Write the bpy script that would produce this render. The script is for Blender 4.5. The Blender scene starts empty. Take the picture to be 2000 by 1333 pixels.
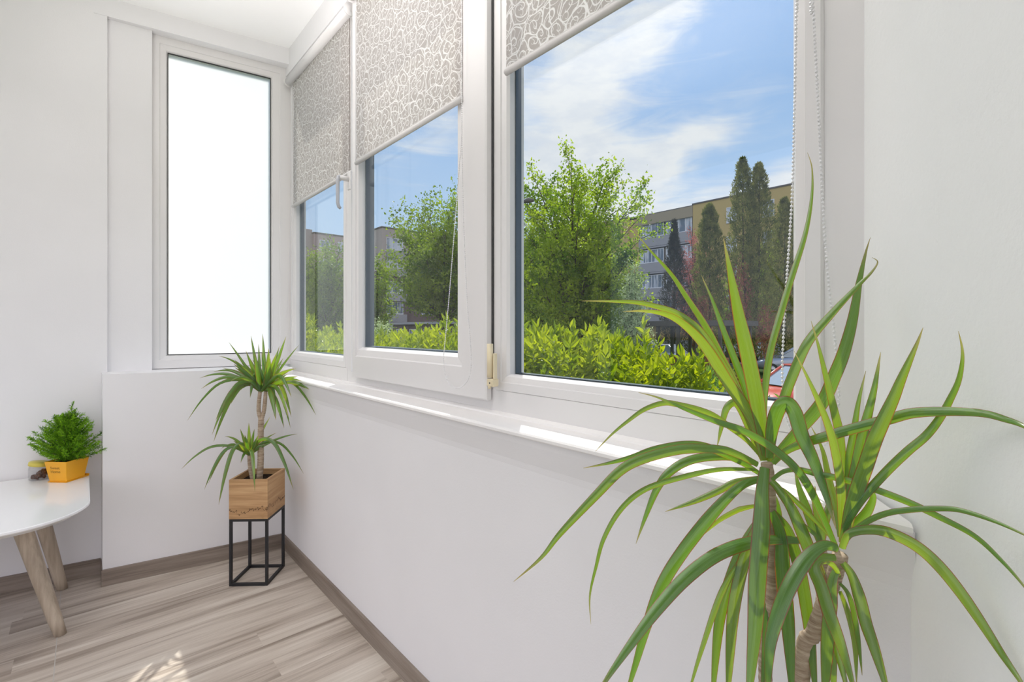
import bpy, math, random
import numpy as np
from mathutils import Vector, Matrix

D = bpy.data
COL = bpy.context.scene.collection
SC = bpy.context.scene

# ---------------------------------------------------------------- camera
CAMH = 1.10            # lens height above the floor
FPX = 950.0            # focal length in pixels at 2000 wide
HOR = 643.0            # horizon row
AZ = math.radians(41.4)
SA, CA = math.sin(AZ), math.cos(AZ)
cam_d = D.cameras.new('camera')
cam_d.sensor_width = 36.0
cam_d.lens = FPX / 2000 * 36.0
cam_d.shift_y = -(666.5 - HOR) / 2000
cam_d.clip_start = 0.02
cam_d.clip_end = 600
cam = D.objects.new('camera', cam_d)
COL.objects.link(cam)
cam.location = (0, 0, CAMH)
cam.rotation_euler = (math.pi / 2, 0, -AZ)
SC.camera = cam


def P(px, py, z):
    """world point on the sight line through (px, py) at depth z"""
    l = (px - 1000) / FPX * z
    return Vector((l * CA + z * SA, -l * SA + z * CA, CAMH - (py - HOR) / FPX * z))


def onX(px, py, X):
    q = P(px, py, 1.0)
    return P(px, py, X / q.x)


def onZ(px, py, Z):
    return P(px, py, (CAMH - Z) * FPX / (py - HOR))


# ---------------------------------------------------------------- light and colour
vs = SC.view_settings
SC.display_settings.display_device = 'sRGB'
vs.view_transform = 'Standard'
vs.look = 'None'
vs.exposure = 0.07
vs.gamma = 1.0
vs.use_curve_mapping = False
SC.cycles.use_denoising = True
SC.cycles.max_bounces = 10
SC.cycles.diffuse_bounces = 5
SC.cycles.transparent_max_bounces = 24
SC.cycles.transmission_bounces = 8
SC.cycles.sample_clamp_indirect = 6.0

SUN_EL = math.radians(51.0)
SUN_AZ = math.radians(45.0)      # from +Y towards +X
sd = D.lights.new('sun', 'SUN')
sd.energy = 5.4
sd.angle = math.radians(0.8)
sd.color = (1.0, 0.955, 0.88)
so = D.objects.new('sun', sd)
COL.objects.link(so)
sdir = Vector((math.sin(SUN_AZ) * math.cos(SUN_EL), math.cos(SUN_AZ) * math.cos(SUN_EL), math.sin(SUN_EL)))
so.rotation_euler = sdir.to_track_quat('Z', 'Y').to_euler()
so.location = (6, 6, 8)


class NT:
    """small helper for node trees"""
    def __init__(s, tree):
        s.t = tree
        s.n = tree.nodes
        s.l = tree.links

    def new(s, kind, **kw):
        n = s.n.new(kind)
        for k, v in kw.items():
            setattr(n, k, v)
        return n

    def put(s, sock, v):
        if isinstance(v, bpy.types.NodeSocket):
            s.l.new(v, sock)
        else:
            sock.default_value = v

    def m(s, op, a, b=None, c=None, clamp=False):
        n = s.n.new('ShaderNodeMath')
        n.operation = op
        n.use_clamp = clamp
        s.put(n.inputs[0], a)
        if b is not None:
            s.put(n.inputs[1], b)
        if c is not None:
            s.put(n.inputs[2], c)
        return n.outputs[0]

    def mix(s, f, a, b, blend='MIX'):
        n = s.n.new('ShaderNodeMix')
        n.data_type = 'RGBA'
        n.blend_type = blend
        s.put(n.inputs[0], f)
        s.put(n.inputs[6], a if isinstance(a, bpy.types.NodeSocket) else (*a[:3], 1))
        s.put(n.inputs[7], b if isinstance(b, bpy.types.NodeSocket) else (*b[:3], 1))
        return n.outputs[2]

    def noise(s, vec, scale, detail=3, rough=0.5, dist=0.0, dims='3D'):
        n = s.n.new('ShaderNodeTexNoise')
        n.noise_dimensions = dims
        n.inputs['Scale'].default_value = scale
        n.inputs['Detail'].default_value = detail
        n.inputs['Roughness'].default_value = rough
        n.inputs['Distortion'].default_value = dist
        if vec is not None:
            s.l.new(vec, n.inputs['Vector'])
        return n.outputs[0]

    def map(s, vec, scale=(1, 1, 1), loc=(0, 0, 0), rot=(0, 0, 0)):
        n = s.n.new('ShaderNodeMapping')
        n.inputs['Scale'].default_value = scale
        n.inputs['Location'].default_value = loc
        n.inputs['Rotation'].default_value = rot
        s.l.new(vec, n.inputs['Vector'])
        return n.outputs[0]

    def ramp(s, v, stops):
        n = s.n.new('ShaderNodeValToRGB')
        e = n.color_ramp.elements
        while len(e) < len(stops):
            e.new(0.5)
        for q, (p, c) in zip(e, stops):
            q.position = p
            q.color = (*c[:3], 1)
        s.l.new(v, n.inputs[0])
        return n.outputs[0]

    def smooth(s, v, a, b):
        n = s.n.new('ShaderNodeMapRange')
        n.interpolation_type = 'SMOOTHSTEP'
        s.put(n.inputs[0], v)
        n.inputs[1].default_value = a
        n.inputs[2].default_value = b
        return n.outputs[0]


def make_world():
    w = D.worlds.new('sky')
    SC.world = w
    w.use_nodes = True
    w.node_tree.nodes.clear()
    g = NT(w.node_tree)
    tc = g.new('ShaderNodeTexCoord')
    sep = g.new('ShaderNodeSeparateXYZ')
    g.l.new(tc.outputs['Generated'], sep.inputs[0])
    x, y, z = sep.outputs
    k = 180 / math.pi
    az = g.m('MULTIPLY', g.m('ARCTAN2', x, y), k)
    el = g.m('MULTIPLY', g.m('ARCSINE', z), k)
    # coordinates of the cloud field, degrees
    comb = g.new('ShaderNodeCombineXYZ')
    g.l.new(az, comb.inputs[0])
    g.l.new(el, comb.inputs[1])
    v = comb.outputs[0]
    nz1 = g.noise(g.map(v, (0.06, 0.11, 1), rot=(0, 0, math.radians(-24))), 1.0, 6, 0.62, 0.6)
    nz2 = g.noise(g.map(v, (0.09, 0.45, 1), rot=(0, 0, math.radians(-28))), 1.0, 6, 0.62, 0.9)
    warp = g.noise(g.map(v, (0.12, 0.12, 1), loc=(7, 3, 0)), 1.0, 4, 0.6)
    azw = g.m('ADD', az, g.m('MULTIPLY', g.m('SUBTRACT', warp, 0.5), 9.0))
    elw = g.m('ADD', el, g.m('MULTIPLY', g.m('SUBTRACT', nz1, 0.5), 5.0))

    def blob(a0, e0, sa, se, rot, amp):
        r = math.radians(rot)
        da = g.m('SUBTRACT', azw, a0)
        de = g.m('SUBTRACT', elw, e0)
        u = g.m('ADD', g.m('MULTIPLY', da, math.cos(r) / sa), g.m('MULTIPLY', de, math.sin(r) / sa))
        t = g.m('ADD', g.m('MULTIPLY', da, -math.sin(r) / se), g.m('MULTIPLY', de, math.cos(r) / se))
        q = g.m('ADD', g.m('MULTIPLY', u, u), g.m('MULTIPLY', t, t))
        return g.m('MULTIPLY', g.m('POWER', 2.718, g.m('MULTIPLY', q, -1.0)), amp)
    A0 = 41.4
    tot = None
    for b in [(A0 + 7, 20, 8.5, 9, 0, 1.05), (A0 + 13, 29.5, 9, 2.6, 24, 0.55), (A0 + 17.5, 18.6, 9.0, 2.1, 27, 0.8),
              (A0 + 25, 12.5, 14, 2.6, 10, 0.9), (A0 + 13, 15, 6, 3.5, 0, 0.75), (A0 - 9, 22, 6, 2.4, 20, 0.42),
              (A0 + 8, 33, 10, 5, 0, 0.35), (A0 + 60, 25, 20, 8, 10, .6)]:
        q = blob(*b)
        tot = q if tot is None else g.m('ADD', tot, q)
    wisps = g.m('MULTIPLY', g.m('SUBTRACT', nz2, 0.5), 1.15)
    cov = g.m('ADD', tot, wisps)
    cov = g.smooth(cov, 0.02, 0.85)
    base = g.ramp(g.m('DIVIDE', el, 90.0), [(0.0, (0.62, 0.76, 0.93)), (0.13, (0.50, 0.68, 0.93)), (0.27, (0.37, 0.56, 0.88)), (0.42, (0.30, 0.49, 0.84)), (1.0, (0.16, 0.30, 0.66))])
    tex = g.noise(g.map(v, (0.2, 0.5, 1), rot=(0, 0, math.radians(-25))), 1.0, 5, 0.6)
    ccol = g.mix(g.smooth(tex, 0.35, 0.62), (0.80, 0.83, 0.90), (0.90, 0.91, 0.94))
    col = g.mix(cov, base, ccol)
    # unseen sky behind the camera, brightened to fill the interior
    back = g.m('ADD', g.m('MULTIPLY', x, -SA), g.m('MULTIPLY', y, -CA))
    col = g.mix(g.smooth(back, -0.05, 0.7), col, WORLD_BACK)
    below = g.smooth(z, -0.02, 0.0)
    col = g.mix(below, (0.30, 0.31, 0.30), col)
    bg = g.new('ShaderNodeBackground')
    g.l.new(col, bg.inputs[0])
    bg.inputs[1].default_value = 1.0
    out = g.new('ShaderNodeOutputWorld')
    g.l.new(bg.outputs[0], out.inputs[0])


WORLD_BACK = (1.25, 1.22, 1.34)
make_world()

# added fill light without a fixture, left of frame, brightens the ceiling
ld = D.lights.new('fill_uplight', 'AREA')
ld.shape = 'RECTANGLE'
ld.size, ld.size_y = 0.8, 0.8
ld.energy = 29
ld.spread = math.radians(100)
ld.color = (1.0, 0.96, 0.955)
lo_ = D.objects.new('fill_uplight', ld)
COL.objects.link(lo_)
lo_.location = (-0.55, 1.15, 1.25)
lo_.rotation_euler = (Vector((0.30, 0.10, 1.0))).to_track_quat('-Z', 'Y').to_euler()

# ---------------------------------------------------------------- object helpers


def tag(o, label=None, cat=None, group=None, kind=None):
    if label:
        o['label'] = label
    if cat:
        o['category'] = cat
    if group:
        o['group'] = group
    if kind:
        o['kind'] = kind
    return o


def empty(name, loc=(0, 0, 0), label=None, cat=None, group=None, kind=None):
    o = D.objects.new(name, None)
    o.empty_display_size = 0.05
    COL.objects.link(o)
    o.location = loc
    return tag(o, label, cat, group, kind)


class MB:
    """collects geometry given in world coordinates, links it as one mesh object"""
    def __init__(s):
        s.v, s.f, s.uv, s.sm = [], [], {}, []

    def add(s, vs_, fs, smooth=False, uvs=None):
        o = len(s.v)
        s.v += [tuple(q) for q in vs_]
        for i, f in enumerate(fs):
            if uvs is not None:
                s.uv[len(s.f)] = [uvs[j] for j in f]
            s.f.append([o + j for j in f])
            s.sm.append(smooth)
        return s

    def box(s, lo, hi, M=None, bevel=0.0):
        x0, y0, z0 = lo
        x1, y1, z1 = hi
        if bevel <= 0:
            v = [(x, y, z) for z in (z0, z1) for y in (y0, y1) for x in (x0, x1)]
            f = [(0, 2, 3, 1), (4, 5, 7, 6), (0, 1, 5, 4), (2, 6, 7, 3), (0, 4, 6, 2), (1, 3, 7, 5)]
        else:
            b = min(bevel, (x1 - x0) * .49, (y1 - y0) * .49, (z1 - z0) * .49)
            v = []
            for sx, X in ((1, x0), (-1, x1)):
                for sy, Y in ((1, y0), (-1, y1)):
                    for sz, Z in ((1, z0), (-1, z1)):
                        v += [(X, Y + sy * b, Z + sz * b), (X + sx * b, Y, Z + sz * b), (X + sx * b, Y + sy * b, Z)]
            def I(i, j, k, a):
                return (i * 4 + j * 2 + k) * 3 + a
            f = []
            for i in (0, 1):
                f.append([I(i, 0, 0, 0), I(i, 1, 0, 0), I(i, 1, 1, 0), I(i, 0, 1, 0)])
                f.append([I(0, i, 0, 1), I(1, i, 0, 1), I(1, i, 1, 1), I(0, i, 1, 1)])
                f.append([I(0, 0, i, 2), I(1, 0, i, 2), I(1, 1, i, 2), I(0, 1, i, 2)])
            for i in (0, 1):
                for j in (0, 1):
                    f.append([I(i, j, 0, 0), I(i, j, 1, 0), I(i, j, 1, 1), I(i, j, 0, 1)])
                    f.append([I(i, 0, j, 0), I(i, 1, j, 0), I(i, 1, j, 2), I(i, 0, j, 2)])
                    f.append([I(0, i, j, 1), I(1, i, j, 1), I(1, i, j, 2), I(0, i, j, 2)])
            for i in (0, 1):
                for j in (0, 1):
                    for k in (0, 1):
                        f.append([I(i, j, k, 0), I(i, j, k, 1), I(i, j, k, 2)])
        if M is not None:
            v = [M @ Vector(q) for q in v]
        return s.add(v, f)

    def prism(s, poly, z0, z1):
        """poly: list of (x, y) seen from above"""
        n = len(poly)
        v = [(p[0], p[1], z0) for p in poly] + [(p[0], p[1], z1) for p in poly]
        f = [list(range(n))[::-1], list(range(n, 2 * n))]
        f += [(i, (i + 1) % n, n + (i + 1) % n, n + i) for i in range(n)]
        return s.add(v, f)

    def tube(s, pts, rad, n=8, cap=True, smooth=True, uvs=False):
        pts = [Vector(p) for p in pts]
        if not hasattr(rad, '__len__'):
            rad = [rad] * len(pts)
        ref = None
        v, f = [], []
        for i, p in enumerate(pts):
            t = (pts[min(i + 1, len(pts) - 1)] - pts[max(i - 1, 0)])
            if t.length < 1e-9:
                t = Vector((0, 0, 1))
            t.normalize()
            if ref is None:
                ref = Vector((0, 0, 1)) if abs(t.z) < 0.9 else Vector((1, 0, 0))
            a = ref - t * ref.dot(t)
            if a.length < 1e-6:
                a = t.orthogonal()
            a.normalize()
            ref = a
            b = t.cross(a)
            for k in range(n):
                w = 2 * math.pi * k / n
                v.append(p + (a * math.cos(w) + b * math.sin(w)) * rad[i])
        for i in range(len(pts) - 1):
            for k in range(n):
                f.append((i * n + k, i * n + (k + 1) % n, (i + 1) * n + (k + 1) % n, (i + 1) * n + k))
        if cap:
            f.append(list(range(n))[::-1])
            f.append([(len(pts) - 1) * n + k for k in range(n)])
        return s.add(v, f, smooth)

    def lathe(s, c, prof, n=24, M=None, smooth=True):
        v, f = [], []
        for r, z in prof:
            for k in range(n):
                w = 2 * math.pi * k / n
                q = Vector((r * math.cos(w), r * math.sin(w), z))
                q = (M @ q) if M is not None else q + Vector(c)
                v.append(q)
        for i in range(len(prof) - 1):
            for k in range(n):
                f.append((i * n + k, i * n + (k + 1) % n, (i + 1) * n + (k + 1) % n, (i + 1) * n + k))
        f.append(list(range(n))[::-1])
        f.append([(len(prof) - 1) * n + k for k in range(n)])
        return s.add(v, f, smooth)

    def ball(s, c, r, n=8, m=5):
        prof = [(max(1e-5, r * math.sin(math.pi * i / m)), -r * math.cos(math.pi * i / m)) for i in range(m + 1)]
        return s.lathe(c, prof, n)

    def build(s, name, mat, parent=None, **kw):
        me = D.meshes.new(name)
        v = s.v
        if parent is not None:
            off = WPOS(parent)
            v = [(a - off[0], b - off[1], c - off[2]) for a, b, c in v]
        me.from_pydata(v, [], s.f)
        me.polygons.foreach_set('use_smooth', s.sm)
        if s.uv:
            uvl = me.uv_layers.new(name='UVMap')
            for p in me.polygons:
                u = s.uv.get(p.index)
                if u:
                    for li, q in zip(p.loop_indices, u):
                        uvl.data[li].uv = q
        me.update()
        o = D.objects.new(name, me)
        COL.objects.link(o)
        if mat:
            me.materials.append(mat)
        if parent is not None:
            o.parent = parent
        return tag(o, **kw)


def WPOS(o):
    p = Vector(o.location)
    while o.parent is not None:
        o = o.parent
        p += Vector(o.location)
    return p


def quads(name, V, nper, mat, parent=None, smooth=False, faces=None, **kw):
    """V: (n, nper, 3) array, one polygon pattern per item"""
    V = np.asarray(V, dtype=np.float64)
    n = V.shape[0]
    if parent is not None:
        V = V - np.array(WPOS(parent))
    pat = faces if faces is not None else [list(range(nper))]
    me = D.meshes.new(name)
    me.vertices.add(n * nper)
    me.vertices.foreach_set('co', V.reshape(-1).astype(np.float32))
    sizes = [len(p) for p in pat]
    flat = np.concatenate([np.array(p) for p in pat])
    loops = (np.arange(n)[:, None] * nper + flat[None, :]).reshape(-1)
    me.loops.add(len(loops))
    me.loops.foreach_set('vertex_index', loops.astype(np.int32))
    tot = np.tile(np.array(sizes), n)
    start = np.concatenate([[0], np.cumsum(tot)[:-1]])
    me.polygons.add(len(tot))
    me.polygons.foreach_set('loop_start', start.astype(np.int32))
    me.polygons.foreach_set('loop_total', tot.astype(np.int32))
    me.polygons.foreach_set('use_smooth', np.full(len(tot), smooth))
    me.update(calc_edges=True)
    me.validate()
    o = D.objects.new(name, me)
    COL.objects.link(o)
    me.materials.append(mat)
    if parent is not None:
        o.parent = parent
    return tag(o, **kw)


def unit(a):
    return a / np.maximum(np.linalg.norm(a, axis=-1, keepdims=True), 1e-9)


def leaf_geo(rng, pts, dirs, length, width, fold=0.25, six=True):
    """pointed leaves starting at pts, running along dirs"""
    n = len(pts)
    t = unit(dirs)
    r = unit(rng.normal(size=(n, 3)))
    s = unit(np.cross(t, r))
    nn = np.cross(s, t)
    L = (length * rng.uniform(0.65, 1.2, n))[:, None]
    W = (width * rng.uniform(0.7, 1.2, n))[:, None] / 2
    if not six:
        a = pts
        b = pts + t * L * 0.45 + s * W + nn * W * fold
        c = pts + t * L - nn * L * 0.12
        d = pts + t * L * 0.45 - s * W + nn * W * fold
        return np.stack([a, b, c, d], 1), 4, [[0, 1, 2, 3]]
    a = pts
    b = pts + t * L * 0.30 + s * W + nn * W * fold
    c = pts + t * L * 0.68 + s * W * 0.75 + nn * W * fold - nn * L * 0.03
    d = pts + t * L - nn * L * 0.14
    e = pts + t * L * 0.68 - s * W * 0.75 + nn * W * fold - nn * L * 0.03
    f = pts + t * L * 0.30 - s * W + nn * W * fold
    return np.stack([a, b, c, d, e, f], 1), 6, [[0, 1, 2, 3], [0, 3, 4, 5]]
# ---------------------------------------------------------------- materials


def mat(name):
    m = D.materials.new(name)
    m.use_nodes = True
    m.node_tree.nodes.clear()
    g = NT(m.node_tree)
    out = g.new('ShaderNodeOutputMaterial')
    return m, g, out


def principled(g, out, col, rough=0.5, metal=0.0, spec=0.5, bump=None, bstr=0.1, bdist=0.01, coat=0.0):
    b = g.new('ShaderNodeBsdfPrincipled')
    g.put(b.inputs['Base Color'], col if isinstance(col, bpy.types.NodeSocket) else (*col[:3], 1))
    g.put(b.inputs['Roughness'], rough)
    b.inputs['Metallic'].default_value = metal
    b.inputs['Specular IOR Level'].default_value = spec
    b.inputs['Coat Weight'].default_value = coat
    if bump is not None:
        bn = g.new('ShaderNodeBump')
        bn.inputs['Strength'].default_value = bstr
        bn.inputs['Distance'].default_value = bdist
        g.l.new(bump, bn.inputs['Height'])
        g.l.new(bn.outputs[0], b.inputs['Normal'])
    g.l.new(b.outputs[0], out.inputs[0])
    return b


def plain(name, col, rough=0.5, metal=0.0, spec=0.5, var=0.06, scale=6.0, coat=0.0):
    m, g, out = mat(name)
    tc = g.new('ShaderNodeTexCoord')
    n = g.noise(tc.outputs['Object'], scale, 3)
    c2 = tuple(max(0, c * (1 - var * 2)) for c in col)
    c = g.mix(g.smooth(n, 0.3, 0.7), c2, col)
    principled(g, out, c, rough, metal, spec, coat=coat)
    return m


def wall_mat(name, col, bstr=0.12, scale=240):
    m, g, out = mat(name)
    tc = g.new('ShaderNodeTexCoord')
    n1 = g.noise(tc.outputs['Object'], scale, 3, 0.6)
    n2 = g.noise(tc.outputs['Object'], 3.0, 2)
    c = g.mix(g.smooth(n2, 0.3, 0.7), tuple(x * 0.975 for x in col), col)
    principled(g, out, c, 0.75, 0, 0.25, bump=n1, bstr=bstr, bdist=0.002)
    return m


M = {}
M['wall'] = wall_mat('wall_plaster', (0.80, 0.79, 0.80))
M['wall_grain'] = wall_mat('wall_plaster_grain', (0.86, 0.87, 0.86), 0.35, 160)
M['ceiling'] = wall_mat('ceiling_paint', (0.94, 0.94, 0.935))
M['pvc'] = plain('white_pvc', (0.77, 0.75, 0.745), 0.32, 0, 0.45, 0.015, 2)
M['pvc_dark'] = plain('gap_shadow_rubber', (0.05, 0.05, 0.05), 0.7)
M['gasket'] = plain('dark_spacer', (0.055, 0.085, 0.12), 0.35, 0.0, 0.5)
M['cream'] = plain('cream_plastic', (0.80, 0.69, 0.47), 0.38, 0, 0.5, 0.03)
M['black_metal'] = plain('black_metal', (0.012, 0.012, 0.014), 0.45, 0.0, 0.5)
M['table_white'] = plain('white_lacquer', (0.86, 0.865, 0.88), 0.12, 0, 0.5, 0.01, 2)
M['pot_orange'] = plain('orange_plastic', (0.90, 0.42, 0.012), 0.35, 0, 0.5, 0.04)
M['pot_print'] = plain('brown_print', (0.42, 0.20, 0.02), 0.5)
M['soil'] = plain('soil', (0.035, 0.022, 0.014), 0.95, 0, 0.1, 0.4, 90)
M['pot_white'] = plain('white_ceramic', (0.8, 0.8, 0.78), 0.25)
M['lid'] = plain('yellow_lid', (0.72, 0.60, 0.10), 0.35)
M['nuts'] = plain('brown_nuts', (0.20, 0.08, 0.045), 0.6, 0, 0.4, 0.35, 120)
M['grey_handle'] = plain('handle_grey', (0.55, 0.56, 0.60), 0.35)


def floor_mat():
    m, g, out = mat('wood_look_tile')
    tc = g.new('ShaderNodeTexCoord')
    p = tc.outputs['Object']
    sep = g.new('ShaderNodeSeparateXYZ')
    g.l.new(p, sep.inputs[0])
    x, y, _ = sep.outputs
    # printed strips run along X, 0.095 wide; every strip and length has its own tone
    row = g.m('FLOOR', g.m('DIVIDE', y, 0.0965))
    wn = g.new('ShaderNodeTexWhiteNoise', noise_dimensions='1D')
    g.l.new(row, wn.inputs['W'])
    shift = g.m('MULTIPLY', wn.outputs[0], 0.7)
    colx = g.m('FLOOR', g.m('DIVIDE', g.m('ADD', x, shift), 1.05))
    cb = g.new('ShaderNodeCombineXYZ')
    g.l.new(row, cb.inputs[0])
    g.l.new(colx, cb.inputs[1])
    wn2 = g.new('ShaderNodeTexWhiteNoise', noise_dimensions='2D')
    g.l.new(cb.outputs[0], wn2.inputs['Vector'])
    off = g.new('ShaderNodeCombineXYZ')
    g.l.new(g.m('MULTIPLY', wn2.outputs[0], 7.0), off.inputs[0])
    g.l.new(g.m('MULTIPLY', wn2.outputs[0], 3.0), off.inputs[1])
    va = g.new('ShaderNodeVectorMath', operation='ADD')
    g.l.new(p, va.inputs[0])
    g.l.new(off.outputs[0], va.inputs[1])
    q = va.outputs[0]
    fine = g.noise(g.map(q, (5, 120, 1)), 1.0, 5, 0.65, 0.3)
    mid = g.noise(g.map(q, (1.1, 17, 1)), 1.0, 4, 0.55, 0.8)
    broad = g.noise(g.map(q, (0.8, 8, 1)), 1.0, 2, 0.5)
    t = g.m('ADD', g.m('MULTIPLY', mid, 0.75), g.m('MULTIPLY', fine, 0.30))
    t = g.m('ADD', t, g.m('MULTIPLY', broad, 0.35))
    t = g.m('ADD', t, g.m('MULTIPLY', g.m('SUBTRACT', wn2.outputs[0], 0.5), 0.16))
    c = g.ramp(t, [(0.42, (0.19, 0.15, 0.118)), (0.58, (0.37, 0.31, 0.26)), (0.70, (0.53, 0.46, 0.395)), (0.88, (0.68, 0.62, 0.55))])
    # grout: across at x = -0.07 + n 0.665, along at y = 2.7 - n 0.6
    fx = g.m('ABSOLUTE', g.m('SUBTRACT', g.m('MODULO', g.m('ADD', x, 20 * 1.33 + 0.07 + 0.665), 1.33), 0.665))
    fy = g.m('ABSOLUTE', g.m('SUBTRACT', g.m('MODULO', g.m('ADD', y, 20 * 0.6 - 0.30 + 0.30), 0.60), 0.30))
    gr = g.m('MAXIMUM', g.m('LESS_THAN', fx, 0.0013), g.m('MULTIPLY', g.m('LESS_THAN', fy, 0.0008), 0.35))
    c = g.mix(gr, c, (0.50, 0.48, 0.45))
    principled(g, out, c, 0.42, 0, 0.35, bump=fine, bstr=0.08, bdist=0.002)
    return m


def skirting_mat():
    m, g, out = mat('skirting_tile')
    tc = g.new('ShaderNodeTexCoord')
    p = tc.outputs['Object']
    fine = g.noise(g.map(p, (5, 5, 150)), 1.0, 5, 0.65, 0.3)
    mid = g.noise(g.map(p, (2.2, 2.2, 30)), 1.0, 3, 0.5)
    t = g.m('ADD', g.m('MULTIPLY', fine, 0.5), g.m('MULTIPLY', mid, 0.6))
    c = g.ramp(t, [(0.35, (0.15, 0.115, 0.09)), (0.75, (0.34, 0.285, 0.24))])
    principled(g, out, c, 0.45, 0, 0.35, bump=fine, bstr=0.05, bdist=0.002)
    return m


M['floor'] = floor_mat()
M['skirting'] = skirting_mat()


def wood_box_mat():
    m, g, out = mat('spalted_wood')
    tc = g.new('ShaderNodeTexCoord')
    p = tc.outputs['Object']
    fine = g.noise(g.map(p, (5, 5, 120)), 1.0, 5, 0.65, 0.2)
    mid = g.noise(g.map(p, (2, 2, 30)), 1.0, 4, 0.55, 0.6)
    t = g.m('ADD', g.m('MULTIPLY', fine, 0.4), g.m('MULTIPLY', mid, 0.7))
    c = g.ramp(t, [(0.35, (0.29, 0.155, 0.065)), (0.55, (0.50, 0.30, 0.145)), (0.78, (0.68, 0.45, 0.245))])
    # dark spalting line wandering near the bottom
    sep = g.new('ShaderNodeSeparateXYZ')
    g.l.new(p, sep.inputs[0])
    w = g.noise(g.map(p, (11, 11, 6)), 1.0, 5, 0.7, 1.2)
    line = g.m('ABSOLUTE', g.m('SUBTRACT', sep.outputs[2], g.m('ADD', -0.035, g.m('MULTIPLY', w, 0.15))))
    w2 = g.noise(g.map(p, (9, 9, 14), loc=(3, 2, 1)), 1.0, 4, 0.6, 1.0)
    k = g.m('MULTIPLY', g.m('SUBTRACT', 1.0, g.smooth(line, 0.0010, 0.0040)), g.smooth(w2, 0.33, 0.44))
    c = g.mix(g.m('MULTIPLY', k, 0.85), c, (0.05, 0.02, 0.008))
    low = g.m('MULTIPLY', g.m('SUBTRACT', 1.0, g.smooth(sep.outputs[2], 0.005, 0.07)), g.smooth(w2, 0.4, 0.7))
    c = g.mix(g.m('MULTIPLY', low, 0.5), c, (0.25, 0.11, 0.04))
    principled(g, out, c, 0.5, 0, 0.35, bump=fine, bstr=0.06, bdist=0.002)
    return m


M['wood_box'] = wood_box_mat()


def leg_wood():
    m, g, out = mat('leg_beech')
    tc = g.new('ShaderNodeTexCoord')
    n = g.noise(g.map(tc.outputs['Object'], (60, 60, 3)), 1.0, 4, 0.6)
    c = g.ramp(n, [(0.3, (0.36, 0.29, 0.22)), (0.75, (0.60, 0.51, 0.40))])
    principled(g, out, c, 0.5, 0, 0.3)
    return m


M['leg_wood'] = leg_wood()


def glass_mat(name, tint, refl=1.0, rough=0.0):
    m, g, out = mat(name)
    tr = g.new('ShaderNodeBsdfTransparent')
    tr.inputs[0].default_value = (*tint, 1)
    gl = g.new('ShaderNodeBsdfGlossy')
    gl.inputs['Roughness'].default_value = rough
    ge = g.new('ShaderNodeNewGeometry')
    dt = g.new('ShaderNodeVectorMath', operation='DOT_PRODUCT')
    g.l.new(ge.outputs['Normal'], dt.inputs[0])
    g.l.new(ge.outputs['Incoming'], dt.inputs[1])
    c = g.m('ABSOLUTE', dt.outputs['Value'])
    f = g.m('POWER', g.m('SUBTRACT', 1.0, c, clamp=True), 5.0)
    f = g.m('MULTIPLY', g.m('ADD', 0.04, g.m('MULTIPLY', f, 0.96)), refl, clamp=True)
    mx = g.new('ShaderNodeMixShader')
    g.l.new(f, mx.inputs[0])
    g.l.new(tr.outputs[0], mx.inputs[1])
    g.l.new(gl.outputs[0], mx.inputs[2])
    g.l.new(mx.outputs[0], out.inputs[0])
    return m


M['glass'] = glass_mat('window_glass', (0.93, 0.95, 0.95), 0.75)
M['jar_glass'] = glass_mat('jar_glass', (0.96, 0.96, 0.96), 1.0, 0.0)


def frosted():
    m, g, out = mat('frosted_glass')
    tl = g.new('ShaderNodeBsdfTranslucent')
    tl.inputs[0].default_value = (0.98, 0.98, 0.97, 1)
    tp = g.new('ShaderNodeBsdfRefraction')
    tp.inputs[0].default_value = (0.95, 0.96, 0.95, 1)
    tp.inputs['Roughness'].default_value = 0.75
    tp.inputs['IOR'].default_value = 1.04
    gl = g.new('ShaderNodeBsdfGlossy')
    gl.inputs['Roughness'].default_value = 0.35
    mx = g.new('ShaderNodeMixShader')
    mx.inputs[0].default_value = 0.12
    g.l.new(tl.outputs[0], mx.inputs[1])
    g.l.new(tp.outputs[0], mx.inputs[2])
    m2 = g.new('ShaderNodeMixShader')
    m2.inputs[0].default_value = 0.06
    g.l.new(mx.outputs[0], m2.inputs[1])
    g.l.new(gl.outputs[0], m2.inputs[2])
    g.l.new(m2.outputs[0], out.inputs[0])
    return m


M['frosted'] = frosted()


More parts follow.
